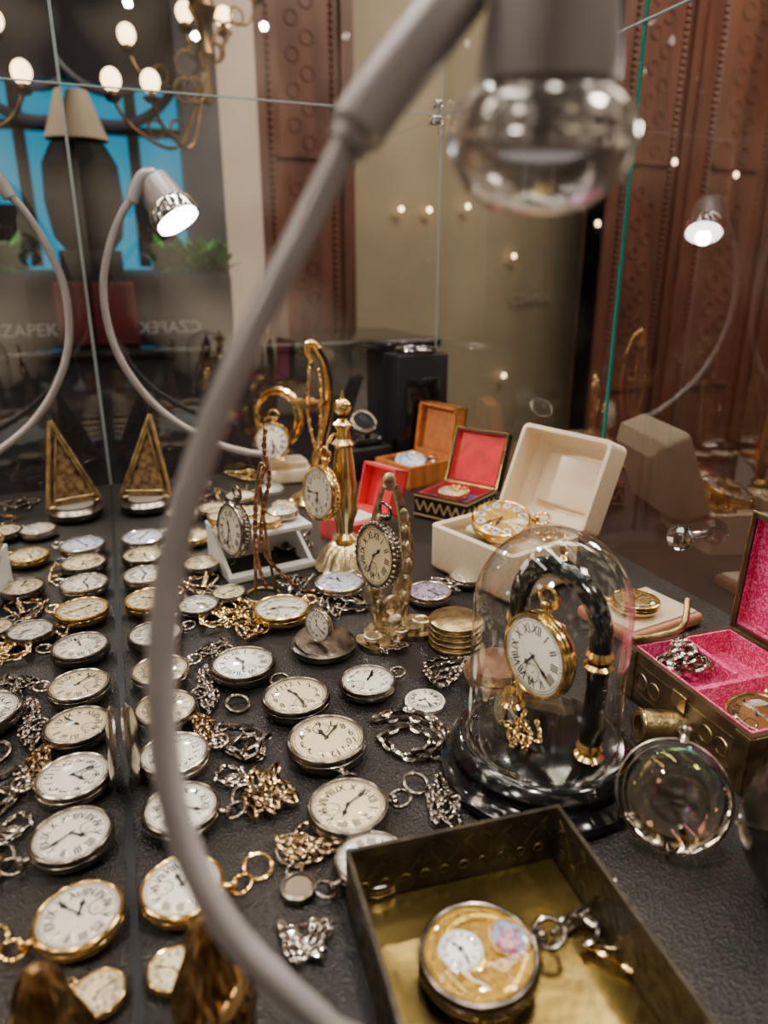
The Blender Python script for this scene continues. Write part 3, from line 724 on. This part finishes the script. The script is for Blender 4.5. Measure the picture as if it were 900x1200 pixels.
add('ring_frame', J(torusG(31*sc, 3.4*sc, 48, 10), TR(torusG(26*sc, 1.5*sc, 48, 6), (0, 0, 3*sc))), gold, r, (-6*sc, 0, zr), rr)
add('stem', latheG([(8*sc, 24*sc), (4*sc, 28*sc), (5*sc, 34*sc), (3*sc, zr-31*sc), (5*sc, zr-29*sc)], 20), gold, r, (-6*sc, 0, 0))
watch((q.x-13*sc, q.y-11*sc, hgt(q, 512)), 21*sc, 0, 'gold', 'enamel', 'roman', 'hanging inside gilt ring stand', n=(-.55, -.85, .1), bow=True)
q = P(368, 588); sc = depth(q)/FP; zt = hgt(q, 403)
r = top('crook_watch_stand', 'tall gilt serpent crook watch stand, round base', 'watch stand', (q.x, q.y, .0005))
add('round_base', latheG([(0, 0), (27*sc, 0), (28*sc, 4*sc), (22*sc, 9*sc), (12*sc, 13*sc), (7*sc, 22*sc), (0, 24*sc)], 48), gold, r)
cp_ = [(0, 0, 20*sc), (4*sc, 0, zt*.25), (14*sc, 0, zt*.45), (22*sc, 0, zt*.65), (19*sc, 0, zt*.85), (9*sc, 0, zt*.97), (0*sc, 0, zt), (-2*sc, 0, zt*.94), (4*sc, 0, zt*.9)]
add('serpent_arm', sweepG(cr(cp_, 8), lambda t: (7-3.5*t)*sc, 14), gold, r)
add('dark_inlay', TR(sweepG(cr([(x+1*sc, y-3.8*sc, z) for x, y, z in cp_[1:6]], 8), 2.8*sc, 10), (0, 0, 0)), blackl, r)
add('drip_pan', latheG([(0, 0), (17*sc, 0), (20*sc, 6*sc), (18*sc, 5*sc), (0, 3*sc)], 36), gold, r, (-5*sc, 0, zt*.62))
hp = [Vector((q.x, q.y, 0))+Vector((a*sc, -8*sc, zt*b)) for a, b in [(-2, .92), (-4, .8), (-6, .62), (-2, .45), (4, .36), (8, .5), (10, .75), (6, .9)]]
solo('watch_chain', chainG(cr(hp, 8), .009, .0014), gold, 'gold chain hanging from serpent stand', 'chain', group='loose watch chains')
q = P(458, 742); sc = depth(q)/FP
r = top('carved_bronze_stand', 'ornate art nouveau silvered bronze watch stand, flared base', 'watch stand', (q.x, q.y, .0005), (0, 0, radians(14)))
bp = [(-50, -8), (-44, -30), (-20, -36), (0, -26), (22, -38), (44, -26), (52, -4), (42, 6), (28, 4), (22, 18), (8, 26), (-8, 26), (-20, 18), (-30, 6), (-42, 8)]
bpoly = [(v_.x, v_.y) for v_ in cr([(x*sc, y*sc, 0) for x, y in bp], 5, True)]
bs = M('aged_silvered_bronze', (.74, .62, .42), 1, .3, (.26, .20, .12), 110, bump=.7, bscale=300)
add('flared_base', J(prismG(bpoly, 6*sc, 0), TR(prismG(bpoly, 7*sc, 0), (0, 0, 6*sc), (0, 0, 0), (.78, .78, 1)), TR(sphG(15*sc, (0, 0, 17*sc)), sc=(1, 1, .9)), *[TR(torusG(9*sc, 2.6*sc, 20, 8), (x*sc, y*sc, 12*sc)) for x, y in [(-34, -14), (34, -14), (0, -18)]]), bs, r)
zt = hgt(q, 566); zc = hgt(q, 641)
def blade(sg):
    pts = cr([(sg*9*sc, 5*sc, 12*sc), (sg*19*sc, 5*sc, zt*.25), (sg*25*sc, 5*sc, zt*.5), (sg*20*sc, 5*sc, zt*.75), (sg*8*sc, 5*sc, zt*.97)], 8)
    return sweepG(pts, lambda t: (13-9*t)*sc, 12, .6)
add('carved_upright', blade(-1), bs, r); add('carved_upright', blade(1), bs, r)
for sg in (-1, 1):
    add('leaf_ornament', J(*[TR(sphG(6*sc), (sg*(22-abs(k-2)*2)*sc, -1*sc, zt*(.22+.11*k)), sc=(1, .9, 1.7)) for k in range(6)], *[TR(torusG(5*sc, 1.4*sc, 16, 6), (sg*(28-abs(k-1.5)*3)*sc, 2*sc, zt*(.28+.15*k)), (pi/2, 0, 0)) for k in range(4)]), bs, r)
add('top_finial', TR(sphG(6*sc), (0, 4*sc, zt), sc=(1.4, 1, 1.8)), bs, r)
add('rest_scroll', TR(torusG(12*sc, 3.4*sc, 24, 8), (0, -3*sc, zt*.19), (pi/2, 0, 0)), bs, r)
w = watch((q.x-10*sc, q.y-18*sc, zc), 36*sc, 0, 'dark', 'cream', 'roman', 'beaded bezel, on carved stand', n=(-.96, -.26, .12), ornate=True)
add('bead_ring', J(*[sphG(.055, (1.0*cos(2*pi*i/36), 1.0*sin(2*pi*i/36), .27*ZS), 8, 6) for i in range(36)]), silver, w)
q = P(312, 672); sc = depth(q)/FP
r = top('white_display_riser', 'white plastic display riser with triangular cutouts', 'display riser', (q.x, q.y+.03, .0005), (0, 0, radians(10)))
wd = 106*sc; hh = 50*sc; dd = .07
add('riser_top', rboxG(wd, dd, 6*sc, 1.5*sc, (0, 0, hh)), whitep, r)
for sg in (-1, 1):
    add('riser_side', prismG([(-dd/2, 0), (dd/2, 0), (dd/2, hh), (dd/2-.01, hh), (-dd/2, 8*sc)], 4*sc), whitep, r, (sg*(wd/2-3*sc)-2*sc, 0, 0), (pi/2, 0, pi/2))
add('riser_foot', rboxG(wd, .012, 8*sc, 1*sc, (0, -dd/2, 4*sc)), whitep, r)
add('riser_back', rboxG(wd-6*sc, .004, hh, 1*sc, (0, dd/2-.004, hh/2)), whitep, r)
for dx, dy, rr_, mt in [(-38, 8, 20, 'gold'), (-6, 22, 19, 'gold'), (30, 2, 20, 'silver'), (38, 40, 17, 'gold'), (-24, -28, 18, 'silver'), (8, -24, 17, 'gold'), (-40, 46, 16, 'gold')]:
    watch((q.x+dx*sc, q.y+.03+dy*sc*.7, hh+3.4*sc), rr_*sc, rnd()*6, mt, 'cream' if mt == 'gold' else 'enamel', 'roman', 'lying on white plastic riser')
q = P(308, 700); sc = depth(q)/FP
r = top('wire_watch_stand', 'bronze wire watch stand with tall hook', 'watch stand', (q.x, q.y, .0005))
zt = hgt(q, 545)
add('wire_base', TR(torusG(20*sc, 2*sc, 32, 8), (0, 0, 2*sc)), oldbrass, r)
add('wire_upright', sweepG(cr([(-8*sc, 0, 3*sc), (-5*sc, 0, zt*.4), (0, 0, zt*.8), (6*sc, 0, zt), (12*sc, -2*sc, zt*.95)], 8), 2*sc, 10), oldbrass, r)
add('wire_upright', sweepG(cr([(16*sc, 4*sc, 3*sc), (8*sc, 2*sc, zt*.5), (4*sc, 1*sc, zt*.9)], 8), 2*sc, 10), oldbrass, r)
watch((q.x-18*sc, q.y-4*sc, hgt(q, 616)), 31*sc, 0, 'dark', 'enamel', 'roman', 'hanging from wire stand', n=(-.93, -.3, .1), ornate=True)
hp = [Vector((q.x+a*sc, q.y-.006, hgt(q, b))) for a, b in [(12, 505), (10, 530), (14, 560), (4, 600), (2, 640), (20, 670), (46, 690), (70, 697)]]
hp[-1].z = hp[-2].z = .004
rb_ = M('rust_bronze', (.42, .22, .12), 1, .3, (.2, .09, .05), 80)
solo('watch_chain', chainG(cr(hp, 8), .0085, .0016), rb_, 'dark bronze chain draped over wire stand', 'chain', group='loose watch chains')
hp = [Vector((q.x+a*sc, q.y-.009, hgt(q, b))) for a, b in [(8, 548), (-2, 580), (-6, 620), (-4, 660), (6, 694)]]
solo('watch_chain', chainG(cr(hp, 8), .0085, .0016), rb_, 'dark bronze chain hanging from wire stand', 'chain', group='loose watch chains')
# triangular compact watch near mirror corner
q = P(173, 598); q.x = max(q.x, XM+.037); sc = depth(q)/FP
r = top('triangular_case_watch', 'open brass triangular lid above round silver watch', 'novelty watch', (q.x, q.y, .0005))
add('round_body', latheG([(0, 0), (22*sc, 0), (29*sc, 5*sc), (30*sc, 11*sc), (25*sc, 15*sc), (0, 14*sc)], 40), dsilver, r)
add('dial', cylG(20*sc, 1*sc, 32, (0, 0, 15*sc)), M('grey_dial', (.35, .33, .3), .5, .3), r)
tri = [(-29*sc, 0), (29*sc, 0), (10*sc, 96*sc)]
def triG(pl, t):
    return J(*[sweepG([(a[0], a[1], 0), (b[0], b[1], 0)], t, 8) for a, b in zip(pl, pl[1:]+pl[:1])])
add('triangular_frame', J(triG(tri, 3*sc), TR(triG(tri, 2*sc), (0, 8*sc, 4*sc), sc=(.75, .75, 1))), oldbrass, r, (0, 6*sc, 14*sc), (radians(80), 0, radians(-18)))
add('triangular_panel', prismG([(x*.95, y*.93+1*sc) for x, y in tri], 1.5*sc), M('etched_brass', (.10, .06, .03), .9, .35, (.5, .34, .18), 110), r, (0, 8*sc, 14*sc), (radians(80), 0, radians(-18)))
q = P(165, 925); R = .026
r = top('watch_case_lid', 'dark silver watch case lid standing open by mirror', 'watch case lid', (XM+.0065, q.y+.012, .0265), orient((1, -.06, .12)))
add('lid_plate', latheG([(0, .0008), (R*.8, .0004), (R*.95, -.0008), (R, -.0012), (R, 0), (R*.9, .0018), (0, .002)], 40), dsilver, r)
# ornament and gold watch in front
watch((-.005, .260, .0005), .0120, -.9, 'gold', 'cream', 'roman', 'beside gilt drapery ornament')
gb = M('gilt_bronze', (.72, .48, .20), 1, .22, (.22, .11, .045), 80)
r = top('gilt_drapery_ornament', 'gilt bronze ornament with twisted drapery folds', 'ornament', (.0105, .229, .0005), (0, 0, .4), 1.28)
add('plinth', latheG([(0, 0), (.0125, 0), (.013, .002), (.012, .004), (0, .005)], 40), oldbrass, r)
add('draped_body', latheG([(0, .005), (.0115, .005), (.0125, .012), (.012, .02), (.0095, .028), (.0075, .035), (.007, .041), (.005, .046), (.002, .050), (0, .051)], 100, 14, .14, 200), gb, r)
add('folded_swag', J(sweepG(cr([(-.010, -.006, .012), (-.004, -.0115, .02), (.005, -.010, .027), (.006, -.002, .036), (0, .003, .044)], 8), lambda t: .003-.0016*t, 10, .6), sweepG(cr([(.011, -.004, .010), (.003, -.012, .013), (-.006, -.009, .022), (-.007, 0, .034)], 8), lambda t: .0028-.0012*t, 10, .6)), gb, r)
# ---------------------------------------------------------------- lens watch and dark ball
r = top('lens_watch', 'tilted thick clear domed glass lens in thin rim', 'glass lens', (.265, .244, .0345))
n = Vector((-.50, -.66, .55)).normalized(); RL = .030
inn = bpy.data.objects.new('lens_body', None); COL.objects.link(inn); inn.parent = r; inn.rotation_euler = orient(n, (.3, .2, 1)); inn.scale = (RL,)*3
lg = M('prismatic_lens_glass', (1, .97, .88), 0, .0, trans=1, ior=1.5, film=460)
K = 12
add('glass_lens', latheG([(0, -.62)]+[(cos(a), -.62*sin(a)) for a in [i*pi/2/K for i in range(K-1, 0, -1)]]+[(cos(a), .62*sin(a)) for a in [i*pi/2/K for i in range(0, K)]]+[(0, .62)], 64), lg, inn)
add('rim_ring', torusG(1.01, .028, 64, 8), silver, inn)
add('crown', J(stemG, crownG), silver, inn, (0, 0, -.29))
for a in (0, 2.1, 4.2):
    add('foot', sweepG(cr([(RL*.3*cos(a), RL*.3*sin(a)+.004, -.020), (RL*.45*cos(a), RL*.45*sin(a)+.004, -.027), (RL*.5*cos(a), RL*.5*sin(a)+.004, -.0335)], 5), .0012, 8), dsilver, r)
R = .044
r = top('ball_watch', 'large dark round metal ball watch on small feet', 'ball watch', (.303, .177, R*1.14))
add('ball_case', sphG(R, (0, 0, 0), 64, 40), M('dark_polished_case', (.10, .08, .065), .8, .15, (.03, .022, .017), 40), r)
add('ball_band', TR(torusG(R*1.005, R*.03, 64, 8)), dsilver, r, (0, 0, 0), orient((.35, .5, .8)))
add('side_knob', TR(latheG([(R*.06, 0), (R*.05, R*.08), (R*.1, R*.12), (R*.1, R*.22), (0, R*.24)], 20, 10, .06)), dsilver, r, tuple(Vector((-.62, .3, .72)).normalized()*R*.98), orient((-.62, .3, .72), (0, 1, 0)))
for a in (0, 2.1, 4.2):
    add('foot', sweepG(cr([(R*.35*cos(a), R*.35*sin(a), -R*.93), (R*.5*cos(a), R*.5*sin(a), -R*1.02), (R*.55*cos(a), R*.55*sin(a), -R*1.1)], 5), R*.045, 8), dsilver, r)
# ---------------------------------------------------------------- room
plaster = M('beige_plaster', (.29, .24, .16), 0, .7, (.23, .19, .13), 3)
mahog = M('mahogany', (.12, .040, .024), 0, .4, (.06, .020, .013), 9, kind='wood', coat=.2)
darkw = M('dark_panel', (.010, .009, .014), 0, .4, (.022, .018, .026), 4, spec=.3)
cyan = M('cyan_light_panel', (.0, .1, .2), 0, .4, (.0, .06, .12), 3, emis=(0, .34, .56), estr=.8)
creamp = M('cream_pillar', (.62, .52, .46), 0, .5, (.54, .45, .40), 4)
struct('floor', boxG(10, 9, .05, (2, 1.5, -.95)), M('room_floor', (.06, .04, .035), 0, .3, (.1, .06, .05), 2))
struct('wall_back', boxG(7, .1, 4, (2.5, 3.25, 1.05)), plaster)
struct('wall_left', boxG(.1, 5, 4, (-.75, .8, 1.05)), darkw)
struct('trim_1', boxG(.19, .2, 4, (.51, 3.0, 1.05)), creamp)
def pilaster(nm, x0, x1, y):
    w = x1-x0; xc = (x0+x1)/2
    G = [boxG(w, .12, 4, (xc, y, 1.05)), boxG(w*.12, .16, 4, (x0+w*.06, y, 1.05)), boxG(w*.12, .16, 4, (x1-w*.06, y, 1.05))]
    for i in range(120): G.append(sphG(.011, (x0+w*.2, y-.062, -.5+i*.025), 8, 6)); G.append(sphG(.011, (x1-w*.2, y-.062, -.5+i*.025), 8, 6))
    for k in (-.2, .75, 1.7):
        G.append(boxG(w*.5, .02, .02, (xc, y-.065, k)))
        for j in range(14):
            G.append(TR(torusG(w*.06, .005, 14, 6), (xc+w*.07*(-1)**j, y-.06, k+.05+j*.06), (pi/2, 0, 0)))
    struct(nm, J(*G), mahog)
pilaster('trim_2', .60, 1.02, 3.1)
pilaster('trim_3', 2.02, 2.42, 2.76)
pilaster('trim_4', 2.42, 2.95, 2.75)
pilaster('trim_5', 2.95, 3.55, 2.74)
pilaster('trim_9', 3.55, 4.4, 2.73)
struct('trim_6', boxG(.72, .12, 2.2, (.04, 3.1, 2.05)), darkw)
struct('window_1', boxG(.72, .03, .62, (.06, 3.1, .63)), cyan)
struct('trim_7', boxG(.72, .14, 1.2, (.04, 3.1, -.3)), darkw)
struct('trim_11', J(boxG(.72, .03, .03, (.04, 3.06, .80)), boxG(.04, .03, .6, (.17, 3.06, .63)), boxG(.12, .03, .16, (.23, 3.05, .46))), darkw)
archm = M('blue_grey_moulding', (.06, .055, .09), 0, .4)
struct('trim_10', J(TR(torusG(.30, .014, 48, 8), (.1, 3.02, 1.2), (pi/2, 0, 0), (1, 1.3, 1)), TR(torusG(.22, .012, 48, 8), (.1, 3.02, 1.2), (pi/2, 0, 0), (1, 1.3, 1))), archm)
a = atY(205, 90, 2.9); b = atY(268, 330, 2.9)
struct('trim_8', boxG(b.x-a.x, .08, 1.5, ((a.x+b.x)/2, 2.9, .35+.4)), M('navy_panel', (.015, .017, .04), 0, .35))
q = atY(632, 190, 3.17)
r = top('framed_print', 'small framed print with pale figure on beige wall', 'framed picture', q)
add('frame', J(boxG(.15, .02, .01, (0, 0, .15)), boxG(.15, .02, .01, (0, 0, -.15)), boxG(.01, .02, .31, (.075, 0, 0)), boxG(.01, .02, .31, (-.075, 0, 0))), M('pale_frame', (.7, .68, .62), 0, .4), r, smooth=False)
add('print', boxG(.14, .008, .29), M('print_dark', (.1, .09, .08), 0, .5, (.35, .33, .3), 12), r, smooth=False)
for x_, y_ in ((470, 245), (503, 246), (548, 242), (602, 300), (590, 440), (862, 205), (790, 190), (700, 262)):  # glowing spots stand in for ceiling lamps reflected in the glass
    q = atY(x_, y_, 3.16 if x_ < 680 else 2.6)
    r = top('wall_spotlight', 'small glowing round wall spotlight with metal rim', 'spotlight', q, group='small wall spotlights')
    add('spotlight_rim', TR(torusG(.014, .004, 20, 6), rot=(pi/2, 0, 0)), chrome, r, key='sprim')
    add('spotlight_lens', sphG(.012, seg=14, rg=10, sc=(1, .6, 1)), warmbulb, r, key='splens')
q = atY(622, 350, 3.18)  # letters set at the wall imitate a faint reflection in the glass
solo('wall_lettering', TR(textG('CZAPEK', .065), rot=(pi/2, 0, 0)), M('pale_letter', (.36, .31, .22), 0, .5), 'faint lettering on beige wall reading CZAPEK', 'lettering', q, smooth=False)
q = atY(200, 384, 2.3)
solo('counter_lettering', TR(textG('CZAPEK', .05), rot=(pi/2, 0, 0), sc=(-1, 1, 1)), M('grey_letter', (.24, .24, .25), 0, .5), 'dim grey lettering above counter reading CZAPEK reversed', 'lettering', q, smooth=False)
q = atY(238, 30, 2.3)
ch = top('chandelier', 'brass chandelier with curved arms and glowing candle bulbs', 'chandelier', q)
cbr = M('dim_brass', (.26, .17, .08), 1, .4, (.09, .06, .035), 20)
add('central_stem', latheG([(0, -.2), (.014, -.19), (.022, -.16), (.012, -.12), (.03, -.07), (.014, -.03), (.02, 0), (.04, .04), (.02, .1), (.01, .3), (.01, .9), (0, .9)], 24), cbr, ch)
for bx_, by_ in [(148, 40), (216, 14), (176, 95), (130, 93), (262, 20), (300, -20)]:
    w_ = atY(bx_, by_, 2.3 - (.12 if by_ > 60 else -.1))-q
    add('arm', sweepG(cr([(0, 0, -.08), (w_.x*.35, w_.y*.4, w_.z-.13), (w_.x*.8, w_.y*.8, w_.z-.11), (w_.x, w_.y, w_.z-.045)], 8), .005, 8), cbr, ch)
    add('candle_cup', latheG([(0, 0), (.014, 0), (.024, .012), (.010, .01), (.010, .03), (0, .03)], 20), cbr, ch, (w_.x, w_.y, w_.z-.05))
    add('bulb', sphG(.024, (0, 0, 0), 16, 12, (1, 1, 1.15)), warmbulb, ch, tuple(w_))
    add('drop_ornament', TR(torusG(.022, .004, 20, 6), (w_.x*.6, w_.y*.6, w_.z-.10), (pi/2, 0, .4)), cbr, ch)
    add('scroll_ornament', TR(torusG(.03, .004, 20, 6), (w_.x*.25, w_.y*.3, w_.z*.5-.08), (pi/2, 0, 0)), cbr, ch)
ctop = .095
q = atY(112, 290, 2.7)
r = top('table_lamp', 'black table lamp with cream conical shade', 'table lamp', (q.x, q.y, ctop))
zb = q.z-.02-ctop
add('pedestal', rboxG(.16, .12, zb+.01, .006, (0, 0, (zb+.01)/2)), blackm, r)
add('lamp_body', TR(latheG([(0, 0), (.05, 0), (.09, .05), (.105, .16), (.098, .27), (.065, .33), (.02, .35), (.02, .38), (0, .38)], 10), (0, 0, zb)), blackm, r, smooth=False)
add('lamp_shade', TR(latheG([(.080, .34), (.032, .48), (.030, .48), (.076, .34)], 32), (0, 0, zb)), M('cream_shade', (.45, .38, .30), 0, .7), r)
def leaves(n, w, d, h):
    Gs = []
    for i in range(n):
        x = (rnd()-.5)*w; y = (rnd()-.5)*d; a = rnd()*6.28; t = .3+rnd()*.9; L = .03+.05*rnd()
        poly = ([(0, 0, 0), (.3*L, .5*L, .02*L), (0, L, 0), (-.3*L, .5*L, .02*L)], [(0, 1, 2, 3)])
        Gs.append(TR(poly, (x, y, h*rnd()), (t, 0, a)))
    return J(*Gs)
q = atY(226, 322, 2.62)
r = top('planter', 'dark planter box with leafy green plants', 'planter', (q.x, q.y, ctop))
add('planter_box', rboxG(.24, .12, q.z-ctop, .005, (0, 0, (q.z-ctop)/2)), darkw, r)
add('foliage', leaves(300, .23, .11, .07), M('leaf_green', (.07, .35, .06), 0, .45, (.02, .10, .03), 20), r, (0, 0, q.z-ctop), smooth=False)
q = atY(130, 330, 2.42)
dred = M('dark_red_cloth', (.10, .004, .008), 0, .6, (.05, .003, .005), 20)
solo('red_cloth_block', rboxG(.13, .08, q.z-ctop, .01, (0, 0, (q.z-ctop)/2)), dred, 'dark red cloth covered display block on counter', 'display block', (q.x, q.y, ctop+.0005))
r = top('shop_counter', 'dark glossy shop counter', 'counter', (.42, 2.6, -.925))
add('counter_body', rboxG(1.3, .5, .99, .01, (0, 0, .495)), darkw, r)
add('counter_top', rboxG(1.36, .56, .03, .008, (0, 0, 1.0)), blackl, r)
# ---------------------------------------------------------------- lights, world, camera
def area(loc, tgt, size, e, col=(1, 1, 1), sy2=None):
    l = bpy.data.lights.new('a', 'AREA'); l.energy = e; l.size = size; l.color = col
    if sy2: l.shape = 'RECTANGLE'; l.size_y = sy2
    o = bpy.data.objects.new('area_light', l); COL.objects.link(o); o.location = loc
    o.rotation_euler = orient(Vector(loc)-Vector(tgt), (0, 1, .02)); return o
area((.25, .55, 1.5), (.25, .6, 0), .08, 5.5, (1, .90, .76), .9)
area((.1, .9, 1.35), (.2, .6, 0), .10, 3, (.98, .97, .98))
area((.9, -.3, 1.4), (.25, .5, 0), .2, 8, (1, .87, .72))
area((1.1, .75, .55), (.45, .6, .08), .12, 2.6, (1, .88, .74))  # added fill to brighten the back of the cream box lid
area((1.5, 1.4, 2.6), (1.4, 3.2, .6), 1.0, 58, (1, .85, .66))
area((2.6, 1.2, 2.3), (3.0, 2.8, .5), .8, 48, (1, .82, .68))
for x, y in ((.42, .35), (.15, .7), (.4, .9), (.12, .4), (.28, .22), (.3, .6)):  # added point lights for glints on metal and glass, no lamps of the case
    l = bpy.data.lights.new('led', 'POINT'); l.energy = 1.05; l.shadow_soft_size = .009; l.color = (1, .91, .79)
    o = bpy.data.objects.new('case_led', l); COL.objects.link(o); o.location = (x, y, .85)
w = bpy.data.worlds.new('World'); bpy.context.scene.world = w; w.use_nodes = True
nt = w.node_tree; bg = nt.nodes['Background']
tc = nt.nodes.new('ShaderNodeTexCoord'); n = nt.nodes.new('ShaderNodeTexNoise'); n.inputs['Scale'].default_value = 4.2; n.inputs['Detail'].default_value = 2
rp = nt.nodes.new('ShaderNodeValToRGB'); rp.color_ramp.elements[0].position = .5; rp.color_ramp.elements[1].position = .68
rp.color_ramp.elements[0].color = (.03, .022, .017, 1); rp.color_ramp.elements[1].color = (2.4, 1.85, 1.28, 1)
nt.links.new(tc.outputs['Generated'], n.inputs['Vector']); nt.links.new(n.outputs[0], rp.inputs[0]); nt.links.new(rp.outputs[0], bg.inputs[0])
bg.inputs[1].default_value = .8
cam = bpy.data.cameras.new('Camera'); co = bpy.data.objects.new('Camera', cam); COL.objects.link(co)
co.location = (0, 0, H); co.rotation_euler = (pi/2-TH, 0, -YAW)
cam.sensor_fit = 'VERTICAL'; cam.sensor_height = 36; cam.lens = FP/1200*36
cam.clip_start = .01
cam.dof.use_dof = True; cam.dof.focus_distance = .55; cam.dof.aperture_fstop = 5.2
bpy.context.scene.camera = co
